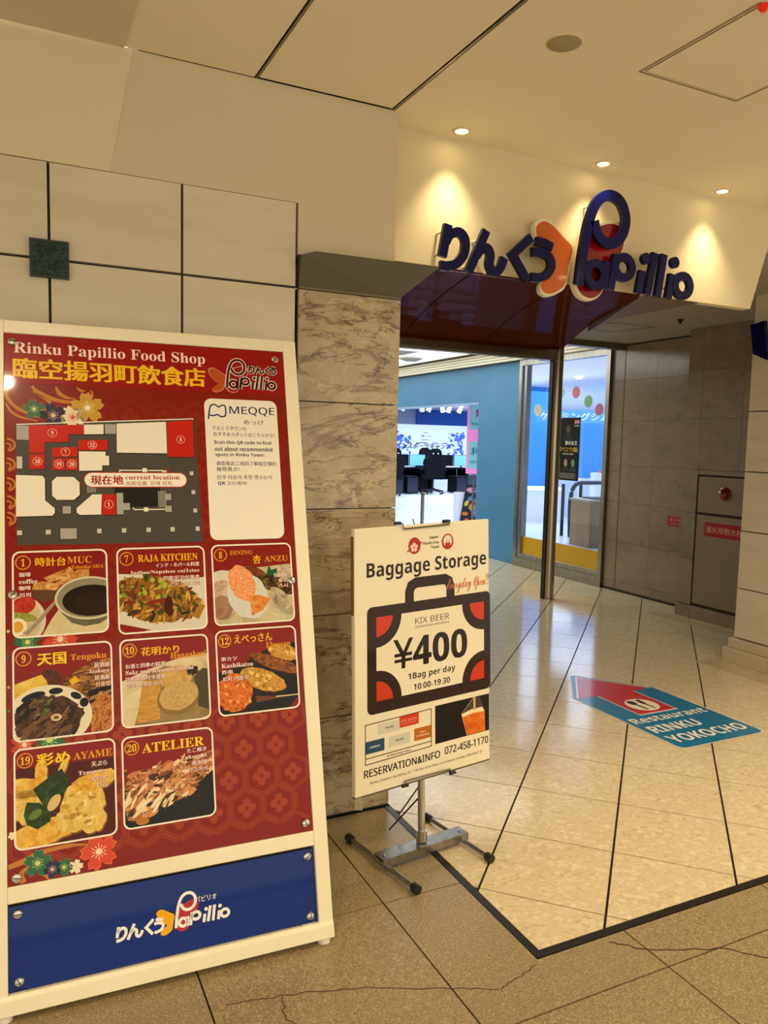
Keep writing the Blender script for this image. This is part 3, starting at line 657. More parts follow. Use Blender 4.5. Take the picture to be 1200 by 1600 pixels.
# coloured round stickers on the glass
for (y, z, c, lb) in ((7.268, 1.845, '#f0e88c', 'pale yellow round sticker on the glass left of the post'), (6.869, 2.023, '#a8ece8', 'turquoise round sticker on the glass right beside the post'),
                      (6.613, 2.018, '#ff9060', 'orange round sticker, highest on the glass'), (6.412, 1.916, '#9cdc6c', 'green round sticker on the glass'), (6.240, 1.825, '#f08888', 'rose red round sticker, lowest on the right glass')):
    o = empty('round_sticker', (5.495, y, z), (0, 0, -math.pi / 2), lb, 'sticker', 'round stickers on the glass')
    p = Print(0.0005); m = film('sticker_' + c[1:], c, 0.86)
    p.ell(0, 0, 0.068, 0.068, film('sticker_rim_' + c[1:], '#e8e0ee', 0.7), 1, 28); p.build('rim', o)
    p = Print(0.0012); p.ell(0, 0, 0.060, 0.060, m, 1, 28); p.line([(-0.02, -0.02), (0.0, 0.025), (0.02, -0.02)], 0.006, film('sticker_motif_' + c[1:], '#f2ead8', 0.5), 3); p.build('disc', o)
# black poster on the glass
ps = empty('window_poster', (5.494, 6.915, 1.07), (0, 0, -math.pi / 2), 'tall black poster with white and gold lettering taped to the glass', 'poster')
p = Print(0.001); W_, H_ = 0.40, 0.68
p.rect(0, 0, W_, H_, '#0d0c0c', 1)
p.ell(0.20, 0.555, 0.035, 0.045, '#5a463a', 2); p.poly([(0.10, 0.42), (0.30, 0.42), (0.25, 0.50), (0.20, 0.52), (0.15, 0.50)], '#25262a', 2); p.poly([(0.155, 0.56), (0.20, 0.615), (0.245, 0.56), (0.235, 0.60), (0.20, 0.625), (0.165, 0.60)], '#191411', 3)
p.rect(0.30, 0.61, 0.385, 0.655, '#a32030', 2); p.text('劇場', 0.305, 0.615, 0.075, 0.032, '#e8d8d8', 3); p.rect(0.30, 0.583, 0.385, 0.60, '#8c8580', 2)
p.text('黒の女王', 0.16, 0.385, 0.20, 0.045, '#f0ece4', 3, 0.02); p.text('クロウ編', 0.06, 0.31, 0.31, 0.055, '#c79a2e', 3, 0.02); p.text('COMING SOON', 0.12, 0.28, 0.18, 0.016, '#d8d2c8', 3)
for k, (u, c1) in enumerate(((0.05, '#8c6a5a'), (0.18, '#a3877a'), (0.30, '#6f8a72'))):
    p.ell(u, 0.19, 0.03, 0.042, c1, 2); p.poly([(u - 0.06, 0.10), (u + 0.06, 0.10), (u + 0.035, 0.155), (u - 0.035, 0.155)], ('#6b1e2e', '#2a2c3c', '#2c3d30')[k], 2)
for k in range(5): p.rect(0.09, 0.075 - 0.013 * k, 0.36 - 0.02 * (k % 2), 0.080 - 0.013 * k, '#9a948c', 3)
p.ell(0.02, 0.10, 0.035, 0.035, '#c99a1c', 3)
p.build('poster_sheet', ps)

# ================================================================ gaming room beyond
RW = mat('room_white', '#dfe6f2', 0.5); RF = noisy('room_floor', ['#cfd8ee', '#dfe6f4'], 0.6, 0.25, (1, 4, 1), 3, rnd=False)
bx('floor_room', (5.5, 5.9, -0.03), (18.0, 24.2, 0.0), RF, kind='structure')
bx('wall_room_end', (5.6, 24.0, 0), (18, 24.2, 2.62), mat('room_wall_grey', '#a9b6d4', 0.6), kind='structure')
bx('wall_room_side', (18.0, 5.8, 0), (18.2, 24.2, 2.62), RW, kind='structure')
bx('wall_room_near', (5.62, 5.8, 0), (18.0, 5.9, 2.62), RW, kind='structure')
bx('ceiling_room', (5.6, 5.8, 2.60), (18, 24.2, 2.7), mat('room_ceiling', '#d5dcf0', 0.6), kind='structure')
BR = mat('bright_blue_paint', '#2b95e0', 0.5)
bx('wall_room_blue', (9.52, 11.2, 0.86), (12.0, 11.3, 2.08), BR, kind='structure')
bx('wall_room_blue_lower', (9.52, 11.2, 0), (12.0, 11.3, 0.86), RW, kind='structure')
bx('wall_room_left', (9.85, 12.6, 0.0), (11.6, 12.7, 1.1), RW, kind='structure')
bx('wall_room_blue_panel', (9.0, 12.6, 0), (9.84, 12.7, 2.60), BR, kind='structure')
bx('wall_room_strip', (12.9, 23.9, 2.05), (18, 23.99, 2.60), mat('deep_blue_paint', '#1c5fb8', 0.5), kind='structure')

# backdrop banner at the far end
bd = empty('backdrop_banner', (10.9, 22.0, 0), (0, 0, 0), 'wide pale backdrop with blue splash print and dark lettering at the far end', 'banner')
bx('banner_board', (0, 0, 0.0), (2.92, 0.05, 2.02), mat('banner_white', '#cfdcf4', 0.5), bd)
p = Print(0.002, 0.001)
random.seed(5)
for side in (0, 1):
    p = Print(0.002, 0.001)
    for k in range(60):
        u = abs(random.gauss(0, 0.26)) + 0.12; v = random.uniform(1.05, 1.78); a = random.uniform(0.02, 0.085)
        u = u if side == 0 else 2.86 - u
        if 0.05 < u < 2.85: p.poly([(u + a * random.uniform(.5, 1.3) * math.cos(t), v + a * random.uniform(.5, 1.3) * math.sin(t)) for t in (0, 1.2, 2.4, 3.6, 4.9)], ('#2a4fd0', '#3f73e0', '#5b6be6')[k % 3], 1 + k * 0.01)
    p.build('splash_print', bd, kind='stuff')
p = Print(0.003, 0.001)
p.text('第1回', 1.25, 1.74, 0.14, 0.04, '#28344e', 3); p.ell(1.2, 1.66, 0.045, 0.035, '#5a86b8', 3)
p.rect(1.28, 1.645, 1.50, 0 + 1.66, '#7d93b8', 3); p.text('大会名称決定', 1.10, 1.52, 0.34, 0.035, '#28344e', 3, 0.01)
for u, wd_ in ((0.6, 0.2), (0.95, 0.45), (1.55, 0.25), (1.95, 0.2)): p.rect(u, 1.42, u + wd_, 1.45, '#54658c', 3)
p.text('eスポーツキャンプ', 0.50, 1.24, 1.75, 0.19, '#12203e', 3, 0.03, 0.25)
p.build('banner_lettering', bd)

# gaming chairs
def make_chair(label):
    t = empty('gaming_chair', (0, 0, 0), (0, 0, 0), label, 'chair', 'black gaming chairs in the room beyond')
    m = mat('black_leather', '#07080d', 0.6, spec=0.1); 
    q = MB(); n = 7; P = [(-0.27, 0.0), (-0.29, 0.30), (-0.34, 0.42), (-0.31, 0.55), (-0.20, 0.60), (-0.17, 0.78), (-0.08, 0.84), (0.08, 0.84), (0.17, 0.78), (0.20, 0.60), (0.31, 0.55), (0.34, 0.42), (0.29, 0.30), (0.27, 0.0)]
    q.prism([(a, -0.05 - 0.10 * b, 0.45 + b) for a, b in P], (0, 0.10, 0), m); q.build('backrest', t, bevel=0.02)
    for sx in (-1, 1):
        q = MB(); q.box((sx * 0.05 + (-.035 if sx < 0 else 0), -0.142, 1.135), (sx * 0.05 + (0 if sx < 0 else .035), -0.135, 1.165), mat('harness_opening', '#c9d2e6', 0.6)); q.build('harness_hole', t)
    q = MB(); q.box((-0.27, -0.02, 0.42), (0.27, 0.50, 0.53), m); q.build('seat', t, bevel=0.03)
    for sx in (-1, 1):
        q = MB(); q.box((sx * 0.33 - 0.04, 0.08, 0.66), (sx * 0.33 + 0.04, 0.36, 0.69), m); q.box((sx * 0.33 - 0.02, 0.18, 0.45), (sx * 0.33 + 0.02, 0.26, 0.66), m); q.build('armrest', t)
    q = MB(); q.lathe([(0.03, 0.12), (0.03, 0.42)], (0, 0.22, 0), (0, 0, 1), BLACKP, 10); q.build('gas_column', t)
    for k in range(5):
        a = 2 * math.pi * k / 5 + 0.3; q = MB(); q.tube([(0, 0.22, 0.13), (0.32 * math.cos(a), 0.22 + 0.32 * math.sin(a), 0.08)], [0.035, 0.022], BLACKP, 8)
        o = q.build('base_arm', t); q = MB(); q.lathe([(0.03, -0.02), (0.03, 0.02)], (0.33 * math.cos(a), 0.22 + 0.33 * math.sin(a), 0.03), (1, 0.3, 0), BLACKP, 10); q.build('caster', o)
    return t
ch = make_chair('black high-backed gaming chair seen from behind, nearest of the room'); ch.location = (10.80, 18.9, 0); ch.rotation_euler = (0, 0, -0.35)
for (x, y, rz, lb) in ((9.25, 18.4, 0.1, 'black gaming chair cut by the marble pillar edge'), (11.75, 21.2, 2.6, 'black gaming chair across the desk behind the nearest chair'), (10.35, 21.2, 2.9, 'black gaming chair behind the left monitors')):
    c = copy_tree(ch); c.location = (x, y, 0); c.rotation_euler = (0, 0, rz); c['label'] = lb
# desks with pedestals, monitors
DK = mat('black_desk', '#08090f', 0.5, spec=0.1)
def desk(x, y, wd_, lb):
    t = empty('gaming_desk', (x, y, 0), (0, 0, 0), lb, 'desk', 'black computer desks')
    bx('desktop', (0, 0, 0.69), (wd_, 0.7, 0.72), DK, t); bx('leg', (0.04, 0.05, 0), (0.09, 0.65, 0.69), DK, t); bx('leg', (wd_ - 0.09, 0.05, 0), (wd_ - 0.04, 0.65, 0.69), DK, t); bx('back_panel', (0.1, 0.64, 0.35), (wd_ - 0.1, 0.67, 0.69), DK, t)
    return t
desk(9.7, 19.6, 1.35, 'black computer desk at the left of the chair'); desk(11.10, 19.6, 1.35, 'black computer desk right behind the chair')
for x, y, lb in ((10.02, 19.05, 'black computer tower left of the gaming chair'), (9.55, 19.05, 'black computer tower beside the pillar edge'), (11.62, 19.05, 'black computer tower right of the gaming chair'), (12.05, 19.05, 'rightmost black computer tower under the desk')):
    t = empty('computer_tower', (x, y, 0), (0, 0, 0), lb, 'computer', 'computer towers by the desks')
    bx('tower_case', (0, 0, 0.02), (0.36, 0.5, 0.50), DK, t, bevel=0.01); bx('side_panel', (0.02, -0.006, 0.06), (0.34, 0, 0.46), mat('tinted_panel', '#1a1e2e', 0.15), t)
for x, on, lb in ((10.50, 1, 'lit pale blue monitor left of the chair'), (9.95, 0, 'dark backed monitor nearest the pillar'), (11.45, 0, 'dark backed monitor right of the chair'), (12.0, 1, 'lit pale blue monitor at the right end of the desks')):
    t = empty('monitor', (x, 19.85, 0.72), (0, 0, 0), lb, 'monitor', 'monitors on the desks')
    bx('screen_case', (0, 0, 0.05), (0.52, 0.04, 0.38), DK, t); bx('stand_foot', (0.16, -0.05, 0), (0.36, 0.1, 0.012), DK, t); bx('stand_neck', (0.24, 0.0, 0.012), (0.28, 0.03, 0.06), DK, t)
    if on: bx('display', (0.01, -0.004, 0.06), (0.51, 0, 0.37), mat('screen_blue', '#5d9ad6', 0.3, emit='#5d9ad6', es=0.7), t)
# track with spotlights
tr = bx('lighting_track', (7.9, 15.98, 2.40), (10.6, 16.03, 2.43), mat('track_white', '#dfe4ee', 0.4)); tag(tr, 'white lighting track near the gaming room ceiling', 'light track')
bx('track_hanger', (8.4, 15.99, 2.43), (8.42, 16.01, 2.60), MATS['track_white'], tr); bx('track_hanger', (10.1, 15.99, 2.43), (10.12, 16.01, 2.60), MATS['track_white'], tr)
for k, x in enumerate((8.34, 8.775, 9.05, 9.29, 9.56, 9.88)):
    t = empty('track_spotlight', (x, 16.0, 2.40), (0.5, 0, (0.5, -0.4, 0.9, -0.8, 0.2, 0.5)[k]), ('leftmost', 'second from left', 'third from left', 'fourth from left', 'fifth from left', 'rightmost')[k] + ' white track spotlight under the gaming room ceiling', 'spotlight', 'track spotlights')
    q = MB(); q.lathe([(0.045, -0.06), (0.055, -0.20), (0.06, -0.24)], (0, 0, 0), (0, 0, 1), MATS['track_white'], 14); q.build('lamp_body', t, smooth=True)
    q = MB(); q.lathe([(0.0, -0.236), (0.056, -0.241)], (0, 0, 0), (0, 0, 1), mat('spot_glow', '#ffffff', 0.3, emit='#eef4ff', es=6), 14); q.build('lamp_face', t)
    q = MB(); q.tube([(0, 0, 0.0), (0, 0, -0.07)], 0.012, MATS['track_white'], 8); q.build('stem', t)
# information panel (pink and turquoise) just inside the opening
ip = empty('info_panel', (6.455, 10.2, 0), (0, 0, -0.55), 'tall pink and turquoise information panel at the right of the opening', 'sign panel')
for x_ in (0.05, 0.60): bx('panel_leg', (x_, 0.005, 0), (x_ + 0.03, 0.035, 1.0), STEEL, ip)
bx('panel_board', (-0.06, 0, 0.98), (0.75, 0.04, 2.10), mat('panel_pink', '#f08fc8', 0.5, emit='#f08fc8', es=0.25), ip)
p = Print(0.001, 0.0008)
p.rrect(-0.025, 1.66, 0.70, 2.04, 0.03, '#9fe9e6', 1); p.rrect(-0.025, 1.06, 0.70, 1.48, 0.03, '#9fe9e6', 1)
p.text('無料', 0.06, 1.85, 0.30, 0.13, '#e0208c', 3, 0.03); p.text('You can play', 0.0, 1.71, 0.5, 0.07, '#1a9c9a', 3, 0.01)
p.text('利用時間', 0.01, 1.26, 0.55, 0.13, '#2a7f9c', 3, 0.02); p.text('admission is free', 0.0, 1.14, 0.55, 0.06, '#1fb0a0', 3, 0.01)
p.build('panel_print', ip)
# standing colourful A-sign
asg = empty('graffiti_stand_sign', (7.0, 11.35, 0), (0, 0, -0.45), 'white edged stand sign with dark colourful graffiti front by the opening', 'stand sign')
q = MB(); q.prism([(0, 0, 0.0), (0.50, 0, 0.0), (0.44, 0, 0.90), (0.13, 0, 0.90)], (0, 0.03, 0), mat('sign_black', '#15131c', 0.5)); q.build('front_board', asg)
q = MB(); q.prism([(-0.10, 0.035, 0.0), (0.02, 0.035, 0.0), (0.11, 0.035, 0.61), (-0.10, 0.035, 0.61)], (0, 0.02, 0), mat('white_edge_board', '#eef2fb', 0.5)); q.build('side_board', asg)
p = Print(0.001, 0.0008)
p.poly([(0.14, 0.88), (0.40, 0.88), (0.41, 0.74), (0.13, 0.74)], '#3f5a6a', 1); p.text('eスポ', 0.15, 0.60, 0.28, 0.11, '#d8a8b0', 3, 0.03); p.poly([(0.15, 0.35), (0.28, 0.52), (0.42, 0.35), (0.28, 0.18)], '#8b8d92', 1)
for k, (u, v, c) in enumerate(((0.10, 0.24, '#e07a2c'), (0.16, 0.66, '#c98aa0'), (0.18, 0.50, '#5a8c9c'), (0.12, 0.42, '#d9c24c'), (0.2, 0.36, '#d9a21c'), (0.3, 0.30, '#c9501c'), (0.36, 0.36, '#d9c21c'), (0.14, 0.12, '#e0602c'), (0.24, 0.10, '#7a2a8c'), (0.25, 0.42, '#b83a2c'))): p.ell(u, v, 0.055, 0.035, c, 2 + k * .1, 10, rot=20 * k)
p.build('front_print', asg)
# steel post of the barrier in the opening
q = MB(); q.tube([(6.08, 11.0, 0), (6.08, 11.0, 0.60)], 0.03, STEEL, 12); q.lathe([(0.10, 0), (0.10, 0.012), (0.03, 0.014)], (6.08, 11.0, 0), (0, 0, 1), STEEL, 16); q.lathe([(0.035, 0.60), (0.036, 0.62), (0.0, 0.64)], (6.08, 11.0, 0), (0, 0, 1), mat('brown_cap', '#6b3a2c', 0.5), 12)
tag(q.build('barrier_post', smooth=True), 'short steel post with brown cap standing in the opening', 'post')
# bent tube rail behind the glass
NV = mat('black_tube', '#1b2440', 0.3, 0.5)
hr = empty('tube_rail', (0, 0, 0), (0, 0, 0), 'dark bent tube rail with three legs behind the glass', 'rail')
q = MB(); q.tube(smooth([(8.05, 9.69, 0.0), (8.03, 9.69, 0.45), (8.045, 9.69, 0.68), (8.10, 9.69, 0.81), (8.20, 9.69, 0.86), (8.32, 9.69, 0.865)], 5) + [(8.95, 9.69, 0.865)], 0.034, NV, 10); q.build('bent_tube', hr, smooth=True)
for x, y in ((8.02, 9.86), (8.375, 9.86)):
    q = MB(); q.tube([(x, y, 0), (x, y, 0.84)], 0.028, NV, 10); q.build('leg', hr)
# white low bench / counter behind, wooden counter, items
wc = empty('white_counter', (8.75, 11.9, 0), (0, 0, -0.35), 'long white counter behind the tube rail, top with added glow', 'counter')
bx('counter_body', (-0.2, 0, 0.0), (0.72, 0.5, 0.60), mat('white_gloss', '#eef3ff', 0.3), wc); bx('counter_top', (-0.25, -0.04, 0.60), (0.75, 0.54, 0.65), mat('white_top_glow', '#ffffff', 0.2, emit='#dcecff', es=0.5), wc)  # the top is no lamp; a faint glow is added to brighten it
wd = empty('wood_counter', (7.41, 8.50, 0), (0, 0, -0.12), 'beige wooden counter at the right edge of the glass', 'counter')
bx('counter_body', (0, 0, 0), (0.9, 0.5, 0.66), noisy('beige_wood', ['#9c7a50', '#ab885c'], 8, 0.5, (1, 1, 0.1), 4, rnd=False), wd); bx('counter_top', (-0.02, -0.02, 0.66), (0.92, 0.52, 0.69), mat('light_wood_edge', '#b9ab98', 0.5), wd)
bx('black_tray', (0.12, 0.08, 0.69), (0.7, 0.4, 0.71), BLACKP, wd)
ln = empty('reception_desk', (9.75, 10.35, 0), (0, 0, -0.45), 'white reception desk with small goods under the blue wall', 'desk')
bx('desk_body', (-0.5, 0, 0), (1.2, 0.35, 0.98), mat('desk_white', '#e3e9f5', 0.4), ln); bx('desk_logo_dot', (0.02, -0.006, 0.86), (0.08, 0, 0.92), BLACKP, ln)
random.seed(3)
for k in range(7):
    x = -0.4 + 0.2 * k; c = ('#c94f7a', '#e8d44f', '#6f4fc9', '#e07a3a', '#4fb0c9', '#f2f2f2', '#d94f4f')[k]; M_ = ln.matrix_basis
    o = bx('goods_box', (x, 0.1, 0.98), (x + 0.12, 0.22, 1.02 + 0.02 * (k % 4)), mat('goods_' + c[1:], c, 0.5), bevel=0.004)
    o.location = (9.75, 10.35, 0); o.rotation_euler = (0, 0, -0.45)
    tag(o, 'small %s box of goods on the reception desk' % ('pink', 'yellow', 'purple', 'orange', 'turquoise', 'white', 'red')[k], 'box', 'goods on the reception desk')
nt_ = bx('paper_notice', (10.66, 11.185, 1.50), (10.94, 11.198, 1.88), mat('paper', '#e6ebf5', 0.6)); tag(nt_, 'white paper notice pinned on the bright blue wall', 'notice')
p = Print(0, 0.001)
for k in range(7): p.rect(10.69, 1.56 + 0.038 * k, 10.90 - 0.03 * (k % 2), 1.573 + 0.038 * k, '#7f95b5', 1)
o = p.build('notice_text', nt_); o.location = (0, 11.183, 0)
WIRE0 = mat('thin_wire', '#8a93a8', 0.4)
gs = empty('hanging_banner', (9.15, 10.9, 1.86), (0, 0, -0.4), 'blue and white lettered banner hanging behind the black poster', 'banner')
bx('banner_cloth', (-0.75, 0, 0), (0.62, 0.02, 0.22), mat('banner_blue', '#58a6ea', 0.6), gs); p = Print(0.001, 0.001); p.text('ゲーミングジム', -0.7, 0.04, 1.25, 0.14, '#e8f4ff', 1, 0.02); p.build('banner_lettering', gs)
for x in (-0.6, 0.5):
    q = MB(); q.tube([(x, 0.01, 0.22), (x, 0.01, 0.74)], 0.003, WIRE0, 5); q.build('hanging_wire', gs)
for k, (x, y, lb) in enumerate(((8.6, 10.3, 'bright round ceiling lamp seen high through the right glass'), (6.4, 8.6, 'bright round ceiling lamp seen beside the post'))):
    q = MB(); q.lathe([(0.06, 0), (0.06, -0.02), (0.045, -0.035), (0.0, -0.04)], (x, y, 2.60), (0, 0, 1), mat('disc_glow', '#ffffff', 0.3, emit='#f4f8ff', es=8), 20); tag(q.build('disc_lamp'), lb, 'lamp')
# smoke detector on the corridor ceiling
sd = empty('smoke_detector', (4.95, 9.4, 2.588), (0, 0, 0), 'white round smoke detector on the corridor ceiling', 'smoke detector')
q = MB(); q.lathe([(0.16, 0), (0.16, -0.02), (0.12, -0.035), (0.08, -0.05), (0.0, -0.055)], (0, 0, 0), (0, 0, 1), mat('detector_plastic', '#c8cbb8', 0.5), 24); q.build('housing', sd, smooth=True)
bx('ceiling_vent', (4.2, 8.7, 2.580), (4.7, 9.2, 2.587), mat('vent_grey', '#c9ccc4', 0.6)); tag(bpy.data.objects['ceiling_vent'], 'pale square vent in the corridor ceiling by the pillar', 'vent')

# ================================================================ floor arrow sticker
fs = empty('floor_arrow_sticker', (2.905, 2.60, 0.0012), (-math.pi / 2, 0, 0), 'blue floor sticker with red arrow, cutlery symbol and white lettering', 'floor sticker')
p = Print(0.0004, 0.00025); BLU = '#1273a0'; RED = '#c8142c'; WH = '#f3efe6'
W_ = 0.583
def clipr(P, r=0.035): return P
out = [(0.035, 0), (W_ - 0.035, 0), (W_ - 0.01, 0.01), (W_, 0.035), (W_, 0.765), (0.285, 1.148), (0.255, 1.135), (0.0, 0.800), (0.0, 0.035), (0.01, 0.01)]
p.poly([(0.28 + (a - 0.28) * 1.02, 0.55 + (b - 0.55) * 1.01) for a, b in out], WH, 0); p.poly(out, BLU, 1)
arrow = [(0.155, 0.438), (0.418, 0.438), (0.418, 0.765), (0.548, 0.772), (0.282, 1.108), (0.018, 0.775), (0.155, 0.768)]
p.poly([(0.285 + (a - 0.285) * 1.05, 0.74 + (b - 0.74) * 1.035) for a, b in arrow], WH, 2); p.poly(arrow, RED, 3)
p.ell(0.287, 0.556, 0.095, 0.095, '#f4ead0', 4, 32)
p.line([(0.262, 0.485), (0.255, 0.56)], 0.016, '#2a2320', 5); p.ell(0.252, 0.598, 0.024, 0.036, '#2a2320', 5, 16)
p.line([(0.318, 0.485), (0.312, 0.56)], 0.014, '#2a2320', 5); p.poly([(0.298, 0.56), (0.326, 0.56), (0.330, 0.632), (0.300, 0.625)], '#2a2320', 5)
p.text('Restaurant', 0.03, 0.330, 0.525, 0.072, WH, 5, 0.012); p.text('RINKU', 0.035, 0.195, 0.335, 0.088, WH, 5, 0.025); p.text('YOKOCHO', 0.03, 0.062, 0.52, 0.088, WH, 5, 0.02)
p.build('sticker_print', fs)

# ================================================================ directory board
bd = empty('directory_board', (-0.040, 1.981, 0.020), (math.radians(-15), 0, math.radians(-2.59)), 'large leaning cream framed board with red restaurant map poster and blue panel', 'directory board')
FU0, FU1 = -0.027, 0.864
q = MB()
for a, b in (((FU0, 0, 0), (0.018, 0.045, 1.80)), ((0.822, 0, 0), (FU1, 0.045, 1.80)), ((0.018, 0, 1.762), (0.822, 0.045, 1.80)), ((0.018, 0, 0.257), (0.822, 0.040, 0.298))): q.box(a, b, CREAMF)
q.build('frame', bd, bevel=0.0025)
q = MB(); q.prism([(FU0, -0.006, 0), (FU0, 0.045, 0), (FU0, 0.045, 0.046), (FU0, 0.0, 0.046), (FU0, -0.006, 0.036)], (FU1 - FU0, 0, 0), CREAMF); q.build('bottom_rail', bd, bevel=0.002)
bx('back_panel', (FU0 + .01, 0.030, 0.02), (FU1 - .01, 0.044, 1.79), mat('olive_back', '#5b5238', 0.7), bd)
for x in (FU0 + 0.02, FU1 - 0.05): bx('rear_leg', (x, 0.05, 0.06), (x + 0.03, 0.075, 1.72), CREAMF, bd).rotation_euler = (0, 0, 0)
for x in (0.01, 0.838):
    q = MB(); q.lathe([(0.0, -0.020), (0.016, -0.017), (0.019, -0.008), (0.018, 0.0)], (x, 0.018, 0), (0, 0, 1), mat('white_rubber', '#e9e4d2', 0.5), 16); q.build('rubber_foot', bd, smooth=True)
bpnl = bx('blue_panel', (0.019, 0.012, 0.048), (0.821, 0.016, 0.248), ink('#122e7c'), bd)
p = Print(-0.0115); fx = lambda x: 0.2705 + (x - 1.45) * 0.2345; fz = lambda z: 0.1005 + (z - 2.042) * 0.222
draw_logo(p, fx, fz, None, '#f6f4ee', '#f6f4ee', 1, k=0.228); p.text('パピリオ', 0.478, 0.166, 0.058, 0.015, '#f0eee8', 3, 0.01); p.build('logo_print', bpnl)
poster = bx('poster_panel', (0.019, 0.004, 0.299), (0.821, 0.008, 1.761), ink('#84190e'), bd)
PB = -0.0035
# background: header band, hexagon and blossom pattern, water swirls, flowers
p = Print(PB)
p.rect(0.019, 1.618, 0.821, 1.761, '#96100f', 0.3)
HXC, HXD = ink('#a03a1a'), ink('#8f2413')
hw = 0.094; hh = hw * 0.866
for j in range(-1, 17):
    for i in range(-1, 10):
        cu = 0.02 + i * hw + (hw / 2 if j % 2 else 0); cv = 0.31 + j * hh
        P = [(cu + hw * 0.56 * math.sin(math.radians(60 * k)), cv + hw * 0.56 * math.cos(math.radians(60 * k))) for k in range(6)]
        if cv > 1.60: continue
        for sc_, wd_ in ((0.98, 0.0035), (0.86, 0.003)):
            Q = [(cu + (a - cu) * sc_, cv + (b - cv) * sc_) for a, b in P]
            for k in range(6):
                a, b = Q[k], Q[(k + 1) % 6]
                if all(0.022 < c[0] < 0.818 and 0.303 < c[1] < 1.612 for c in (a, b)): p.line([a, b], wd_, HXC if cv < 0.66 else HXD, 0.6)
        if 0.05 < cu < 0.79 and 0.33 < cv < 1.58:
            for k in range(4): p.ell(cu + 0.0155 * math.cos(math.pi / 2 * k), cv + 0.0155 * math.sin(math.pi / 2 * k), 0.0115, 0.0115, HXC if cv < 0.66 else HXD, 0.7, 12)
SW = '#c07c2e'
for pts, wds in (([(0.243, 1.606), (0.246, 1.590), (0.232, 1.574), (0.200, 1.567), (0.150, 1.573), (0.108, 1.590), (0.088, 1.610)], [.003, .008, .010, .009, .011, .014, .004]), ([(0.150, 1.612), (0.158, 1.594), (0.176, 1.582), (0.200, 1.578)], [.004, .012, .009, .002]),
                 ([(0.090, 1.596), (0.115, 1.580), (0.137, 1.562), (0.128, 1.545), (0.105, 1.538), (0.080, 1.545)], [.003, .007, .009, .010, .007, .002]), ([(0.026, 1.610), (0.024, 1.580), (0.045, 1.550), (0.085, 1.528), (0.130, 1.517)], [.014, .010, .009, .008, .003]),
                 ([(0.022, 1.560), (0.035, 1.535), (0.060, 1.520), (0.100, 1.510)], [.004, .007, .006, .002]), ([(0.205, 1.612), (0.215, 1.604), (0.228, 1.602)], [.004, .008, .002]),
                 ([(0.02, 0.345), (0.05, 0.352), (0.10, 0.368), (0.17, 0.372), (0.21, 0.366)], [.012, .014, .012, .008, .003]), ([(0.055, 0.302), (0.05, 0.325), (0.07, 0.34)], [.014, .012, .003]), ([(0.12, 0.302), (0.105, 0.315), (0.10, 0.33)], [.018, .012, .004])):
    s1 = smooth(pts, 5); n_ = len(s1); ws = [wds[min(len(wds) - 2, i * (len(wds) - 1) // max(1, n_ - 1))] + 0 for i in range(n_)]
    ws = [wds[int(min(len(wds) - 1.001, i * (len(wds) - 1) / (n_ - 1)))] * (1 - (i * (len(wds) - 1) / (n_ - 1)) % 1) + wds[min(len(wds) - 1, int(min(len(wds) - 1.001, i * (len(wds) - 1) / (n_ - 1))) + 1)] * ((i * (len(wds) - 1) / (n_ - 1)) % 1) for i in range(n_)]
    p.line(s1, ws, SW, 1)
for k, v in enumerate((1.44, 1.385, 1.33, 1.28, 1.235)):
    p.line(circ(0.020, v, 0.024, 0.018, 10, -70, 80), 0.0055, SW, 1); p.line(circ(0.020, v - 0.004, 0.014, 0.009, 8, -60, 80), 0.004, SW, 1)
for (u, v, r, c, m_, e_) in ((0.093, 1.544, 0.028, '#2f6b48', '#cfe0a0', '#6f9a6a'), (0.142, 1.528, 0.036, '#2b2440', '#e0b8a0', '#57507a'), (0.232, 1.553, 0.044, '#c79a34', '#f4e8c0', '#e0c070'), (0.193, 1.524, 0.034, '#ecd8b8', '#d0604a', '#f8ecd8'),
                             (0.024, 0.935, 0.034, '#ecd8b8', '#d0604a', None), (0.070, 0.903, 0.034, '#2f6b48', '#cfe080', None), (0.150, 0.905, 0.045, '#c8452a', '#f6d0a8', None), (0.024, 0.79, 0.030, '#c79a34', '#f4e8c0', None), (0.024, 0.87, 0.028, '#2b2440', '#e0b8a0', None), (0.024, 0.73, 0.030, '#2f6b48', '#cfe080', None),
                             (0.120, 0.645, 0.045, '#2f6b48', '#cfe080', None), (0.06, 0.640, 0.035, '#c8452a', '#f6d0a8', None), (0.235, 0.345, 0.066, '#d9482a', '#fbe0b8', '#f0883c'), (0.088, 0.343, 0.033, '#2f6b48', '#cfe080', '#6f9a6a'), (0.122, 0.322, 0.030, '#33284c', '#e0b8c0', '#57507a'), (0.150, 0.322, 0.022, '#2f6b48', '#cfe080', '#6f9a6a'), (0.178, 0.318, 0.034, '#f2e6c0', '#f4e0a0', None), (0.03, 0.42, 0.03, '#f2e6c0', '#f4e0a0', None)):
    r = min(r, (v - 0.2995) if v < 0.5 else r, max(0.004, u - 0.0195) if u < 0.06 else r)
    p.flower(u, v, r, c, m_, 1.6, e_, rot=100 + 31 * (u * 100 % 7))
p.build('poster_pattern', poster)
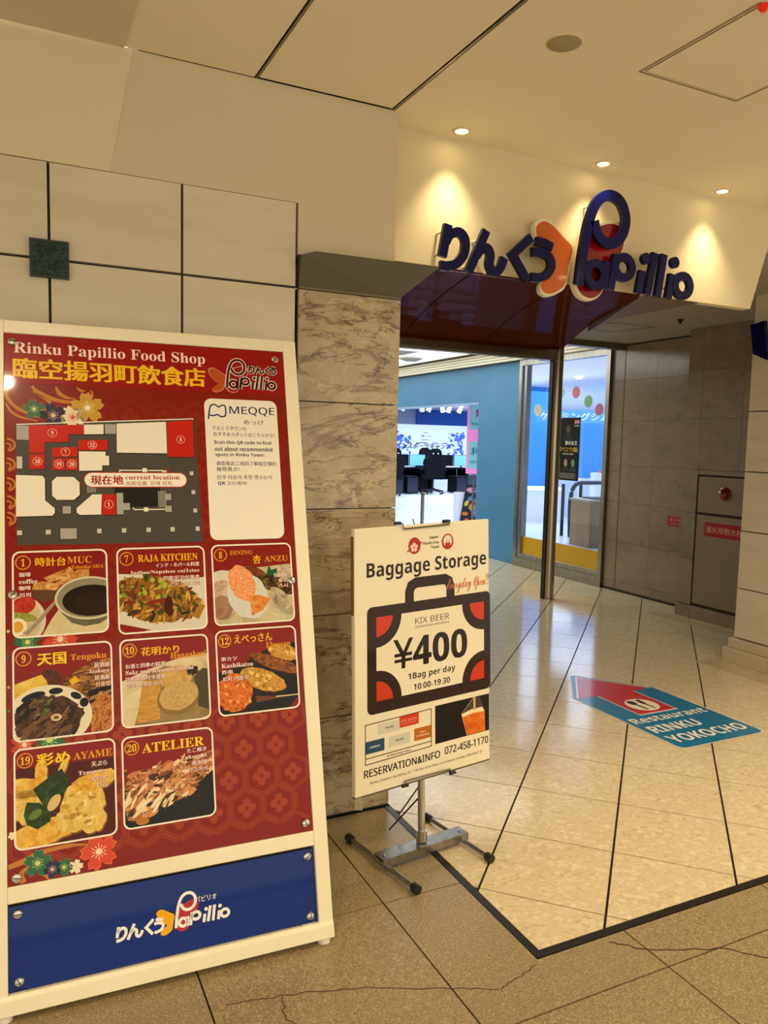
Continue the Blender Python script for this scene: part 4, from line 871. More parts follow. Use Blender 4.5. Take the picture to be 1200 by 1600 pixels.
# title
p = Print(PB); p.style = 'serif'
p.text('Rinku Papillio Food Shop', 0.043, 1.697, 0.530, 0.041, '#ffdcd2', 2, 0.0); p.text('臨空揚羽町飲食店', 0.040, 1.632, 0.532, 0.060, '#f4c21c', 2, 0.032); p.build('title_lettering', poster)
p = Print(PB); fx = lambda x: 0.636 + (x - 2.108) * 0.252; fz = lambda z: 1.633 + (z - 2.095) * 0.245
ru = lambda q: (0.706 + (q[0] - 1.455) * 0.172, 1.684 + (q[1] - 2.09) * 0.15)
draw_logo(p, fx, fz, ru, '#40100e', '#40100e', 1, ol='#e8d8c8', k=0.20, kr=0.15, wings=('#b8501c', '#951a1c'), wo='#d8a088'); p.build('header_logo', poster)
# map
p = Print(PB); p.style = 'serif'; GR = '#4b4843'; WM = '#efe9d8'; RM = '#c4200f'; LG = '#a9a59c'
p.poly([(0.048, 1.163), (0.543, 1.157), (0.535, 1.42), (0.538, 1.53), (0.046, 1.498)], GR, 1.9)
for P in ([(0.222, 1.503), (0.275, 1.506), (0.274, 1.477), (0.222, 1.475)], [(0.310, 1.509), (0.449, 1.519), (0.449, 1.423), (0.309, 1.423)], [(0.207, 1.425), (0.278, 1.425), (0.278, 1.413), (0.287, 1.413), (0.287, 1.385), (0.268, 1.385), (0.268, 1.370), (0.207, 1.369)],
          [(0.046, 1.356), (0.112, 1.354), (0.118, 1.345), (0.118, 1.285), (0.142, 1.262), (0.142, 1.250), (0.136, 1.242), (0.045, 1.241)], [(0.148, 1.351), (0.192, 1.351), (0.207, 1.335), (0.207, 1.300), (0.192, 1.286), (0.148, 1.286), (0.136, 1.298), (0.136, 1.338)],
          [(0.265, 1.301), (0.262, 1.243), (0.206, 1.243), (0.198, 1.250), (0.198, 1.262), (0.240, 1.301)]):
    p.poly([(a + .0025, b - .003) for a, b in P], '#2b2824', 2.1); p.poly(P, WM, 2.4)
for P in ([(0.080, 1.497), (0.222, 1.503), (0.221, 1.475), (0.181, 1.474), (0.181, 1.452), (0.119, 1.450), (0.119, 1.419), (0.080, 1.419)], [(0.451, 1.519), (0.529, 1.527), (0.528, 1.413), (0.451, 1.413)], [(0.207, 1.458), (0.284, 1.460), (0.284, 1.430), (0.207, 1.428)],
          [(0.137, 1.434), (0.203, 1.438), (0.203, 1.410), (0.137, 1.407)], [(0.137, 1.403), (0.170, 1.404), (0.170, 1.371), (0.137, 1.371)], [(0.173, 1.404), (0.203, 1.405), (0.203, 1.371), (0.173, 1.371)], [(0.080, 1.415), (0.119, 1.416), (0.118, 1.374), (0.080, 1.372)], [(0.266, 1.301), (0.302, 1.301), (0.301, 1.242), (0.265, 1.242)]):
    p.poly([(a + .002, b - .0025) for a, b in P], '#2b2824', 2.1); p.poly(P, RM, 2.4)
for a, b, c, d in ((0.048, 1.455, 0.079, 1.496), (0.278, 1.478, 0.308, 1.507), (0.048, 1.374, 0.062, 1.408), (0.304, 1.243, 0.322, 1.305), (0.322, 1.255, 0.340, 1.275), (0.162, 1.247, 0.183, 1.268), (0.155, 1.176, 0.197, 1.206), (0.438, 1.283, 0.456, 1.302), (0.438, 1.248, 0.456, 1.266), (0.432, 1.357, 0.446, 1.372),
                   (0.047, 1.190, 0.060, 1.203), (0.118, 1.190, 0.131, 1.203), (0.250, 1.190, 0.262, 1.203), (0.316, 1.190, 0.328, 1.203), (0.383, 1.190, 0.395, 1.203), (0.450, 1.190, 0.462, 1.203), (0.522, 1.190, 0.534, 1.203), (0.518, 1.245, 0.529, 1.257), (0.515, 1.300, 0.526, 1.312), (0.512, 1.357, 0.523, 1.369)):
    p.rect(a - .0015, b - .002, c + .0015, d + .0005, '#2b2824', 2.1); p.rect(a, b, c, d, LG if c - a > .015 else '#c9c5b8', 2.4)
p.rect(0.300, 1.264, 0.425, 1.355, '#1e1c19', 2.2); p.line([(0.315, 1.362), (0.315, 1.371), (0.436, 1.371)], 0.003, WM, 2.5); p.line([(0.348, 1.262), (0.352, 1.256), (0.440, 1.256)], 0.003, WM, 2.5); p.rect(0.378, 1.366, 0.390, 1.378, WM, 2.6); p.rect(0.378, 1.250, 0.390, 1.262, WM, 2.6)
for k in range(6): p.line([(0.420 + .004 * k, 1.262), (0.420 + .004 * k, 1.310)], 0.002, LG, 2.6); p.line([(0.228 + .004 * k, 1.306), (0.228 + .004 * k, 1.325)], 0.002, LG, 2.6)
p.line([(0.048, 1.4985), (0.530, 1.531)], 0.003, WM, 2.6)
p.rrect(0.218, 1.3205, 0.504, 1.3655, 0.022, '#b81c20', 3); p.rrect(0.2205, 1.323, 0.5015, 1.363, 0.0198, '#f4eddc', 3.4)
p.text('現在地', 0.236, 1.329, 0.088, 0.027, '#a81420', 4, 0.03); p.text('current location', 0.330, 1.344, 0.152, 0.0135, '#b83030', 4, 0.02); p.text('当前位置', 0.331, 1.327, 0.058, 0.012, '#a83a34', 4, 0.01); p.text('현재 위치', 0.398, 1.327, 0.060, 0.012, '#a83a34', 4, 0.01)
for t, u, v in (('9', 0.139, 1.477), ('8', 0.490, 1.466), ('12', 0.243, 1.444), ('7', 0.172, 1.423), ('19', 0.1545, 1.388), ('20', 0.188, 1.388), ('10', 0.100, 1.395), ('1', 0.283, 1.272)):
    p.ring(circ(u, v, 0.0108, n=20), circ(u, v, 0.0122, n=20), '#f0b8a8', 4); wd_ = 0.006 if len(t) == 1 else 0.013; p.text(t, u - wd_ / 2, v - 0.006, wd_, 0.012, '#fbe4dc', 4, 0.02)
p.poly([(0.447, 1.366), (0.453, 1.366), (0.452, 1.388)], '#c01820', 4)
p.build('floor_map', poster)
# white info card (QR square left blank)
p = Print(PB); NB = '#1b2a52'
p.rrect(0.564, 1.161, 0.790, 1.597, 0.022, '#f1ecdd', 1.9)
p.line(smooth([(0.575, 1.532), (0.582, 1.572), (0.597, 1.578), (0.607, 1.571), (0.618, 1.577), (0.628, 1.573), (0.627, 1.545), (0.613, 1.541), (0.603, 1.547), (0.590, 1.543), (0.578, 1.545)], 3), 0.0042, NB, 3)
p.text('MEQQE', 0.640, 1.546, 0.142, 0.029, NB, 3, 0.03, sty='sans'); p.text('めっけ', 0.683, 1.518, 0.062, 0.015, NB, 3, 0.0)
LN = [('りんくうタウンの', 0.587, 1.498, 0.102), ('おすすめスポットはこちらから！', 0.588, 1.479, 0.190), ('Scan this QR code to find', 0.589, 1.453, 0.176), ('out about recommended', 0.590, 1.433, 0.178), ('spots in Rinku Town!', 0.591, 1.414, 0.150),
      ('调查看此二维码了解临空镇的', 0.592, 1.388, 0.186), ('推荐景点！', 0.592, 1.370, 0.070), ('린쿠 타운의 추천 명소는이', 0.593, 1.345, 0.168), ('QR 코드에서!', 0.594, 1.326, 0.088)]
for t, u, v, wd_ in LN: p.text(t, u, v, wd_, 0.0135, NB, 3, 0.004)
p.build('info_card', poster)

# food cards -------------------------------------------------------
YL = '#f2b81a'; YO = '#e89a20'; PK = '#fbdcd4'; DR = '#861812'
def food(key, cols, scale=90, kind='noise', dist=1.5, pos=None, stretch=(1, 1, 1)):
    return noisy('print_food_' + key, cols, scale, 0.3, stretch, 5, dist, pos, rnd=False, kind=kind, coat=0.3, nrough=0.7, spec=0.12)
class Card(Print):
    style = 'serif'
    def __init__(s, u0, v0, u1, v1):
        super().__init__(PB); s.R = (u0, v0, u1, v1); i = 0.0045
        s.I = rr(u0 + i, v0 + i, u1 - i, v1 - i, 0.016); s.poly(rr(u0, v0, u1, v1, 0.020), '#f6efdc', 2.6); s.poly(s.I, DR, 2.8)
    def _m(s, q): u0, v0, u1, v1 = s.R; return (u0 + q[0] * (u1 - u0), v0 + q[1] * (v1 - v0))
    def P(s, pts, m, layer):
        """polygon in card coordinates 0..1, clipped to the card's rounded inside"""
        P = [s._m(q) for q in pts]; I = s.I
        for i in range(len(I)):
            a, b = I[i], I[(i + 1) % len(I)]; nx, ny = b[1] - a[1], -(b[0] - a[0])
            P = clip(P, nx, ny, nx * a[0] + ny * a[1])
            if len(P) < 3: return
        s.poly(P, m, layer)
    def E(s, cx, cy, a, b, m, layer, rot=0, n=28, wob=0.0, sd=1):
        rn = random.Random(sd); c, q = math.cos(math.radians(rot)), math.sin(math.radians(rot)); P = []
        for k in range(n):
            t = 2 * math.pi * k / n; f = 1 + rn.uniform(-wob, wob); x, y = a * f * math.cos(t), b * f * math.sin(t); P.append((cx + x * c - y * q, cy + x * q + y * c))
        s.P(P, m, layer)
    def bits(s, reg, n, cols, sz, layer, sd=1, asp=3.0, ang=None):
        """scatter of small elongated pieces within region function reg(x,y)"""
        rn = random.Random(sd); k = 0; tries = 0
        while k < n and tries < n * 20:
            tries += 1; x, y = rn.random(), rn.random()
            if not reg(x, y): continue
            a = sz * rn.uniform(0.6, 1.4); r = rn.uniform(0, 180) if ang is None else rn.gauss(ang, 22)
            s.E(x, y, a, a / asp * rn.uniform(.7, 1.4), rn.choice(cols), layer + 0.8 * k / n, r, 8, 0.15, sd + k); k += 1
    def head(s, num, sub=()):
        u0, v0, u1, v1 = s.R; h = v1 - v0; cu, cv = u0 + 0.027, v1 - 0.031
        s.ring(circ(cu, cv, 0.0165, n=28), circ(cu, cv, 0.0192, n=28), YO, 6); wd_ = 0.010 if len(num) == 1 else 0.024
        s.text(num, cu - wd_ / 2, cv - 0.0105, wd_, 0.021, YL, 6, 0.05)
    def T(s, t, x, y, wd_, ht, c=YL, bold=0.025): 
        u0, v0, u1, v1 = s.R; s.text(t, u0 + x * (u1 - u0), v0 + y * (v1 - v0), wd_ * (u1 - u0), ht * (v1 - v0), c, 6.2, bold)
    def S(s, t, x, y, wd_, right=False, ht=0.052):
        if right: x = x - wd_
        u0, v0, u1, v1 = s.R; a = (u0 + x * (u1 - u0), v0 + y * (v1 - v0), wd_ * (u1 - u0), ht * (v1 - v0))
        s.text(t, a[0] + .0006, a[1] - .0008, a[2], a[3], '#6a120e', 6.1, 0.055); s.text(t, *a, PK, 6.4, 0.022)
cards = []
def done(c, nm='food_photo_card', lb=None):
    o = c.build(nm, poster); o['label'] = lb; cards.append(o)
BRW = '#7a4a22'
# 1 coffee
c = Card(0.034, 0.914, 0.275, 1.146); c.head('1')
c.T('時計台', 0.235, 0.815, 0.32, 0.105); c.T('MUC', 0.57, 0.835, 0.26, 0.085, YO, 0.01); c.T('Tokeidai MUC', 0.61, 0.770, 0.36, 0.042, YO, 0.02)
c.P([(0.02, 0.02), (0.30, 0.02), (0.40, 0.20), (0.48, 0.32), (0.62, 0.30), (1.0, 0.2), (1.0, 0.0), (0, 0)], food('cloth', ['#c8b888', '#dccda0'], 20), 3.0)
c.P([(0.0, 0), (0.30, 0.0), (0.28, 0.05), (0, 0.3)], DR, 3.05)
c.E(0.08, 0.20, 0.26, 0.28, '#d9ccae', 3.1); c.E(0.08, 0.20, 0.22, 0.24, '#c9b98f', 3.2)
c.E(0.11, 0.37, 0.13, 0.10, food('tomato', ['#7a1408', '#b8301c', '#c8583c'], 50), 3.3, 20); c.E(0.12, 0.24, 0.14, 0.045, food('leaf', ['#4a5a1c', '#93983c', '#b8b060'], 60), 3.35, -15)
c.E(0.06, 0.13, 0.085, 0.10, '#efe4c8', 3.4); c.E(0.055, 0.13, 0.055, 0.065, '#dca22c', 3.5)
br = food('toast', ['#8a4a18', '#b8762c', '#d8a860', '#e8cc94'], 45)
c.P([(0.20, 0.55), (0.45, 0.53), (0.50, 0.60), (0.30, 0.64), (0.22, 0.62)], br, 3.5); c.P([(0.21, 0.55), (0.47, 0.55), (0.45, 0.42), (0.32, 0.40), (0.20, 0.47)], '#5e4020', 3.45)
c.P([(0.32, 0.68), (0.60, 0.80), (0.64, 0.74), (0.58, 0.68), (0.38, 0.62)], br, 3.6); c.P([(0.46, 0.58), (0.62, 0.62), (0.78, 0.70), (0.80, 0.76), (0.68, 0.76), (0.45, 0.62)], br, 3.55); c.P([(0.64, 0.66), (0.80, 0.76), (0.80, 0.66), (0.72, 0.60)], '#b89a5c', 3.5)
c.P([(0.10, 0.06), (0.26, 0.22), (0.42, 0.40), (0.46, 0.45), (0.48, 0.43), (0.30, 0.19), (0.16, 0.03)], '#9a8e70', 3.7); c.P([(0.12, 0.06), (0.42, 0.39), (0.13, 0.08)], '#efe6c8', 3.8)
c.P([(0.46, 0.40), (0.50, 0.26), (0.60, 0.14), (0.74, 0.09), (0.90, 0.11), (1.02, 0.18), (1.02, 0.45)], food('cupside', ['#54503c', '#7c765a'], 14), 3.8)
c.E(0.80, 0.42, 0.37, 0.255, '#cfc8a4', 4.0, 0, 40); c.E(0.80, 0.42, 0.345, 0.232, '#8d866a', 4.1, 0, 40); c.E(0.82, 0.39, 0.31, 0.185, '#1d1006', 4.2, 0, 40); c.E(0.84, 0.36, 0.22, 0.12, '#2a1809', 4.3, 0, 30)
for t, y, wd_ in (('珈琲', 0.70, 0.12), ('coffee', 0.62, 0.19), ('咖啡', 0.545, 0.12), ('커피', 0.465, 0.12)): c.S(t, 0.07, y, wd_)
done(c, lb='photo card 1 with a coffee cup')
# 7 stir fry
c = Card(0.299, 0.904, 0.545, 1.146); c.head('7'); c.T('RAJA KITCHEN', 0.235, 0.82, 0.68, 0.095)
c.P([(0, 0.70), (0.30, 0.68), (0.60, 0.60), (1, 0.62), (1, 0), (0.3, 0.02), (0, 0.13)], '#d8d2bc', 3.0); c.P([(0, 0), (0.36, 0.03), (0, 0.13)], DR, 3.05)
c.E(0.42, 0.38, 0.50, 0.27, food('fry', ['#1c1a08', '#5a3c12', '#96641c', '#c08a30', '#5c6420'], 60, dist=3, pos=[0.32, 0.42, 0.52, 0.62, 0.7]), 3.2, -12, 40, 0.10)
reg = lambda x, y: ((x - .44) / .5) ** 2 + ((y - .38 + .2 * (x - .44)) / .27) ** 2 < 1
c.bits(reg, 120, ['#a8741c', '#8c5c1a', '#c8963c', '#3c4a14', '#203010', '#6a3812', '#d0a448', '#74280e'], 0.055, 3.4, 4, 3.6)
c.bits(lambda x, y: reg(x, y) and x < 0.6 and y > .4, 16, ['#7a9a2c', '#a8b840'], 0.022, 4.4, 9, 1.0); c.E(0.56, 0.30, 0.05, 0.13, '#4c1408', 4.6, 5, 20, 0.1); c.E(0.42, 0.36, 0.12, 0.022, '#8c2410', 4.6, 8)
c.P([(0.82, 0.16), (0.90, 0.12), (0.98, 0.28), (0.92, 0.30)], '#a8781c', 4.6)
for t, y, wd_ in (('インド・ネパール料理', 0.755, 0.50), ('Indian/Nepalese cui1sine', 0.675, 0.78), ('印度/尼泊尔美食', 0.600, 0.42), ('인도 네팔 요리', 0.53, 0.34)): c.S(t, 0.93, y, wd_, True)
done(c, lb='photo card 7 with a stir fry')
# 8 sushi
c = Card(0.564, 0.908, 0.808, 1.147); c.head('8'); c.T('DINING', 0.225, 0.865, 0.28, 0.055, YO, 0.01); c.T('杏', 0.505, 0.745, 0.10, 0.11); c.T('ANZU', 0.65, 0.765, 0.30, 0.075, YO, 0.02)
c.P([(0, 0.66), (1, 0.73), (1, 0), (0, 0)], food('tray', ['#a89870', '#c8ba92', '#d8cca8'], 14), 3.0)
c.E(0.10, 0.58, 0.15, 0.10, '#d8d0bc', 3.1, 10); c.E(0.12, 0.40, 0.16, 0.16, food('pale', ['#a07860', '#c8a890', '#d8c4b0'], 30), 3.2); c.E(0.10, 0.22, 0.13, 0.15, food('pale2', ['#8c5c48', '#b08c70'], 20), 3.3)
c.E(0.50, 0.62, 0.18, 0.09, food('tuna', ['#3c1410', '#7a3428', '#8c4a3c'], 30), 3.2, -20); c.E(0.78, 0.47, 0.26, 0.10, food('eel', ['#1c140c', '#3c2c18', '#b08030'], 40), 3.3, -22); c.P([(0.66, 0.60), (0.70, 0.72), (0.73, 0.66), (0.80, 0.68), (0.80, 0.54), (0.68, 0.55)], '#1f5c34', 3.25)
c.E(0.82, 0.30, 0.17, 0.09, food('fish', ['#5c4c38', '#b8a888', '#d4c8ac'], 30), 3.35, -50); c.E(0.88, 0.18, 0.13, 0.07, '#a8a084', 3.3, -40)
c.E(0.42, 0.35, 0.24, 0.30, food('rice', ['#c8c8bc', '#e0e0d8'], 160), 3.6, 28, 30, 0.03)
c.E(0.36, 0.51, 0.155, 0.235, food('prawn', ['#c84c10', '#e87828', '#f4b888', '#f8dcc8'], 55, dist=4, stretch=(1, 1, 3)), 3.8, 22, 30, 0.05); c.P([(0.44, 0.33), (0.54, 0.36), (0.70, 0.30), (0.60, 0.16), (0.46, 0.10)], food('tail', ['#b84010', '#e08838', '#e8a858'], 50), 3.9)
for t, y, wd_ in (('寿司', 0.635, 0.12), ('Sushi', 0.565, 0.17), ('寿司', 0.495, 0.12), ('스시', 0.43, 0.12)): c.S(t, 0.93, y, wd_, True)
done(c, lb='photo card 8 with prawn sushi')
# 9 izakaya
c = Card(0.033, 0.647, 0.281, 0.891); c.head('9'); c.T('天国', 0.24, 0.785, 0.29, 0.13, '#f6d01c', 0.03); c.T('Tengoku', 0.57, 0.795, 0.37, 0.085, YO, 0.03)
c.E(0.35, 0.57, 0.13, 0.17, food('crust', ['#3c1c10', '#6a3420'], 60), 3.1, -10); c.P([(0, 0.60), (0.28, 0.69), (0.33, 0.62), (0.36, 0.52), (0, 0.36)], food('omelet', ['#c08c18', '#e0b83c', '#ecd068'], 18), 3.2)
c.E(0.85, 0.58, 0.42, 0.20, food('fishes', ['#1c1008', '#5c3414', '#b87830', '#d8a050'], 22, dist=2, stretch=(1, 1, 3)), 3.1, 18); c.P([(0.55, 0.60), (0.62, 0.64), (0.66, 0.58), (0.58, 0.55)], '#e8b018', 3.3); c.P([(0.74, 0.47), (1, 0.52), (1, 0.32), (0.76, 0.30)], '#150c08', 3.35); c.P([(0.76, 0.40), (1, 0.47), (1, 0.44), (0.76, 0.36)], '#9a7850', 3.4)
c.E(0.90, 0.18, 0.16, 0.26, food('karaage', ['#3c1808', '#9a5018', '#d89048', '#5c3014'], 50, dist=2), 3.5, 0, 24, 0.12)
c.E(0.36, 0.24, 0.42, 0.33, '#e6dcc0', 3.6, -6, 40); c.E(0.20, 0.46, 0.12, 0.045, '#0c1420', 3.7, 15); c.E(0.42, 0.50, 0.07, 0.035, '#0c1420', 3.7); c.E(0.62, 0.43, 0.06, 0.035, '#0c1420', 3.7, -30); c.E(0.70, 0.35, 0.045, 0.05, '#0c1420', 3.7)
c.E(0.34, 0.21, 0.35, 0.25, food('offal', ['#140a04', '#34200f', '#5c3c20', '#6a4628'], 45, dist=3), 3.9, -4, 36, 0.08)
reg = lambda x, y: ((x - .34) / .34) ** 2 + ((y - .21) / .24) ** 2 < 1
c.bits(reg, 70, ['#4a2c16', '#2a180a', '#6c4c2c', '#1c1006', '#7c5430'], 0.06, 4.0, 8, 3.2, 40); c.bits(lambda x, y: ((x - .28) / .14) ** 2 + ((y - .34) / .09) ** 2 < 1, 22, ['#4c5c1c', '#6c7c2c', '#2c3c10'], 0.035, 4.9, 5, 3.0, 30)
c.E(0.42, 0.22, 0.055, 0.038, '#d8c088', 5.8); c.E(0.42, 0.22, 0.028, 0.018, '#6c5430', 5.85)
for t, y, wd_ in (('居酒屋', 0.715, 0.16), ('Izakaya', 0.645, 0.21), ('居酒屋', 0.575, 0.16), ('선술집', 0.505, 0.15)): c.S(t, 0.97, y, wd_, True)
done(c, lb='photo card 9 with a bowl of stew')
# 10 simmered dish
c = Card(0.300, 0.650, 0.543, 0.890); c.head('10'); c.T('花明かり', 0.235, 0.795, 0.43, 0.10); c.T('Hanaakari', 0.56, 0.735, 0.41, 0.075, YO, 0.025)
c.P([(0, 0.52), (0.25, 0.62), (0.50, 0.70), (0.72, 0.75), (1, 0.77), (1, 0), (0, 0)], food('bowl', ['#bca878', '#d8c89c', '#e4d8b4'], 9), 3.0)
c.P([(0.14, 0.02), (0.30, 0.60), (0.50, 0.66), (0.85, 0.60), (1, 0.5), (1, 0.05), (0.8, 0)], food('broth', ['#7c6438', '#9c8450'], 9), 3.1)
c.P([(0.82, 0.50), (0.92, 0.60), (1, 0.58), (1, 0.10), (0.86, 0.16)], '#4a4028', 3.3); c.E(0.80, 0.58, 0.07, 0.06, '#2a2010', 3.5, 0, 16, 0.2)
c.E(0.60, 0.52, 0.20, 0.13, food('turnip', ['#a87430', '#cc9c50', '#dcb470'], 16), 3.5); c.P([(0.25, 0.52), (0.44, 0.50), (0.42, 0.06), (0.16, 0.04), (0.20, 0.28)], food('tofu', ['#a8701c', '#c8923c', '#d8a854'], 30, stretch=(1, 1, 4)), 3.6)
c.E(0.63, 0.28, 0.24, 0.19, '#8c6c34', 3.65, 12); c.E(0.64, 0.31, 0.225, 0.165, food('daikon', ['#a88848', '#c4a460', '#d4b878'], 60, dist=3), 3.8, 14, 30, 0.02)
for t, y, wd_ in (('お酒と四季の料理', 0.665, 0.44), ('Sake and seasonal cuisine', 0.595, 0.76), ('日本酒和时令菜肴', 0.52, 0.44), ('술과 사계절 요리', 0.45, 0.40)): c.S(t, 0.06, y, wd_)
done(c, lb='photo card 10 with simmered vegetables')
# 12 skewers
c = Card(0.564, 0.651, 0.807, 0.895); c.head('12'); c.T('えべっさん', 0.225, 0.835, 0.47, 0.10); c.T('Ebessan', 0.61, 0.755, 0.31, 0.065, YO, 0.02)
c.P([(0.0, 0.50), (0.30, 0.57), (0.62, 0.74), (1, 0.80), (1, 0.16), (0.86, 0.02), (0, 0)], food('plate', ['#0a0c0a', '#1c1e18'], 14), 3.0)
for cx, cy, a, b, r, k in ((0.84, 0.68, 0.21, 0.09, -16, 'y'), (0.72, 0.56, 0.34, 0.075, -22, 'b'), (0.55, 0.38, 0.30, 0.12, -22, 'y'), (0.20, 0.26, 0.22, 0.22, -50, 'o')):
    m = food('breaded_' + k, {'y': ['#7c4c10', '#b88024', '#d8a444', '#e4bc64'], 'b': ['#3c1c08', '#8c4c18', '#b8742c'], 'o': ['#7c2c08', '#c85814', '#e07c28', '#ec9c48']}[k], 70, dist=2)
    c.E(cx, cy - 0.03, a * 1.02, b, '#2c1606', 3.3, r, 30, 0.06, int(cx * 100)); c.E(cx, cy, a, b, m, 3.4, r, 34, 0.05, int(cx * 90))
    c.bits(lambda x, y, cx=cx, cy=cy, a=a, b=b: ((x - cx) / a) ** 2 + ((y - cy - (x - cx) * -0.35) / b) ** 2 < 0.8, 26, {'y': ['#e8c470', '#c8902c', '#a06c1c'], 'b': ['#a8602c', '#6c3410'], 'o': ['#f0a050', '#d86818', '#b04c10']}[k], 0.022, 3.6, int(cx * 77), 1.5)
c.P([(0.45, 0.20), (0.70, 0.17), (0.98, 0.165), (0.98, 0.155), (0.70, 0.14), (0.46, 0.12)], '#6c4020', 3.9); c.P([(0.70, 0.170), (0.99, 0.168), (0.99, 0.157), (0.70, 0.158)], '#e0d0a0', 4.4)
for t, y, wd_ in (('串カツ', 0.635, 0.19), ('Kushikatsu', 0.555, 0.38), ('炸串', 0.480, 0.13), ('꼬치 커틀릿', 0.40, 0.32)): c.S(t, 0.06, y, wd_)
done(c, lb='photo card 12 with breaded skewers')
# 19 tempura
c = Card(0.034, 0.380, 0.283, 0.631); c.head('19'); c.T('彩め', 0.215, 0.80, 0.33, 0.125, '#f6d01c', 0.03); c.T('AYAME', 0.575, 0.82, 0.39, 0.075, YO, 0.02)
c.P([(0, 0.80), (1, 0.80), (1, 0), (0, 0)], '#4c100e', 3.0)
ty = food('tempura', ['#c07c18', '#dca030', '#ecc050', '#f0d070'], 26, dist=1.5); tl = food('tempura_light', ['#c89838', '#e0bc58', '#ecd484'], 26, dist=2)
for cx, cy, a, b, r, m in ((0.12, 0.60, 0.20, 0.10, -8, ty), (0.26, 0.73, 0.06, 0.13, 4, ty), (0.78, 0.58, 0.24, 0.10, 12, ty), (0.12, 0.42, 0.16, 0.17, 30, tl), (0.26, 0.14, 0.32, 0.13, 8, ty), (0.66, 0.38, 0.22, 0.22, -40, tl), (0.58, 0.24, 0.20, 0.14, 10, tl), (0.74, 0.22, 0.14, 0.16, 20, tl), (0.47, 0.76, 0.035, 0.10, -25, tl)):
    c.E(cx + .01, cy - .015, a, b, '#8c5814', 3.2, r, 26, 0.1, int(cx * 99)); c.E(cx, cy, a, b, m, 3.3 + cx * 0.2, r, 26, 0.09, int(cx * 99))
lf = food('shiso', ['#14240c', '#243c14', '#3c5c24'], 40)
c.P([(0.18, 0.58), (0.30, 0.66), (0.46, 0.75), (0.52, 0.62), (0.50, 0.52), (0.38, 0.42), (0.28, 0.40)], lf, 3.8); c.P([(0.12, 0.46), (0.24, 0.44), (0.36, 0.34), (0.34, 0.24), (0.22, 0.18), (0.12, 0.24), (0.09, 0.34)], lf, 3.9); c.E(0.20, 0.33, 0.07, 0.04, '#5c7c34', 4.0, 30)
c.E(0.38, 0.42, 0.05, 0.09, '#d8bc70', 4.1, -35); c.bits(lambda x, y: ((x - .64) / .2) ** 2 + ((y - .33) / .2) ** 2 < 1, 24, ['#f0dc90', '#c89840', '#b88428'], 0.03, 4.2, 6, 2)
for t, y, wd_ in (('天ぷら', 0.725, 0.16), ('Tempura', 0.645, 0.29), ('天妇罗', 0.575, 0.17), ('튀김', 0.505, 0.11)): c.S(t, 0.91, y, wd_, True)
done(c, lb='photo card 19 with tempura')
# 20 takoyaki
c = Card(0.298, 0.386, 0.545, 0.628); c.head('20'); c.T('ATELIER', 0.215, 0.80, 0.68, 0.105, '#f6c81c', 0.03)
c.P([(0, 0.45), (0.30, 0.55), (0.6, 0.60), (1, 0.62), (1, 0), (0, 0)], food('griddle', ['#0c0c0a', '#24241e'], 12), 3.0)
c.P([(0, 0.42), (0.08, 0.56), (0.28, 0.62), (0.55, 0.66), (0.80, 0.70), (1, 0.74), (1, 0.52), (0.82, 0.40), (0.62, 0.24), (0.40, 0.20), (0.22, 0.06), (0.04, 0.10)], food('flakes', ['#3c200c', '#8c5424', '#c8844c', '#e4b488', '#6a4420'], 60, dist=3, pos=[0.34, 0.44, 0.52, 0.6, 0.7]), 3.2)
reg = lambda x, y: y < 0.62 + 0.14 * x and y > (0.12 + 0.42 * (x - 0.3) if x > .3 else 0.12) and x < 0.98
c.bits(lambda x, y: reg(x, y), 120, ['#d89058', '#e8b48c', '#b8683c', '#8c4c24', '#f0d0a8', '#c87c48', '#4c2c12'], 0.05, 3.4, 12, 2.8, 20)
c.bits(lambda x, y: reg(x, y) and x < 0.6 and y < .42, 26, ['#efe0b8', '#e8d4a0', '#3c3424'], 0.075, 4.4, 3, 5.0, 50); c.E(0.20, 0.07, 0.07, 0.04, '#b8741c', 5.3)
for t, y, wd_ in (('たこ焼き', 0.735, 0.22), ('Takoyaki', 0.66, 0.29), ('章鱼烧', 0.59, 0.17), ('타코야키', 0.515, 0.21)): c.S(t, 0.92, y, wd_, True)
done(c, lb='photo card 20 with flaked topping')
# screws
def screw(u, v, y, parent, a=0.5):
    q = MB(); q.lathe([(0.0115, 0), (0.0115, 0.003), (0.009, 0.006), (0.0, 0.007)], (u, y, v), (0, -1, 0), CHROME, 16)
    c_, s_ = math.cos(a), math.sin(a); L, Rr = offs([(u - 0.009 * c_, v - 0.009 * s_), (u + 0.009 * c_, v + 0.009 * s_)], 0.002)
    q.add([(p_[0], y - 0.0073, p_[1]) for p_ in L + Rr], [(0, 1, 3, 2)], GROUT); q.build('screw', parent, smooth=False)
for k, (u, v) in enumerate(((0.040, 1.737), (0.794, 1.734), (0.801, 0.323), (0.040, 0.317), (0.036, 1.030), (0.803, 1.030))): screw(u, v, 0.0015, bd, k)
for k, (u, v) in enumerate(((0.041, 0.228), (0.802, 0.228), (0.800, 0.065), (0.043, 0.069))): screw(u, v, 0.0115, bd, k * 0.7)
for u in (0.04, 0.79): bx('panel_clip', (u - 0.02, 0.004, 0.044), (u + 0.02, 0.012, 0.050), CHROME, bd)

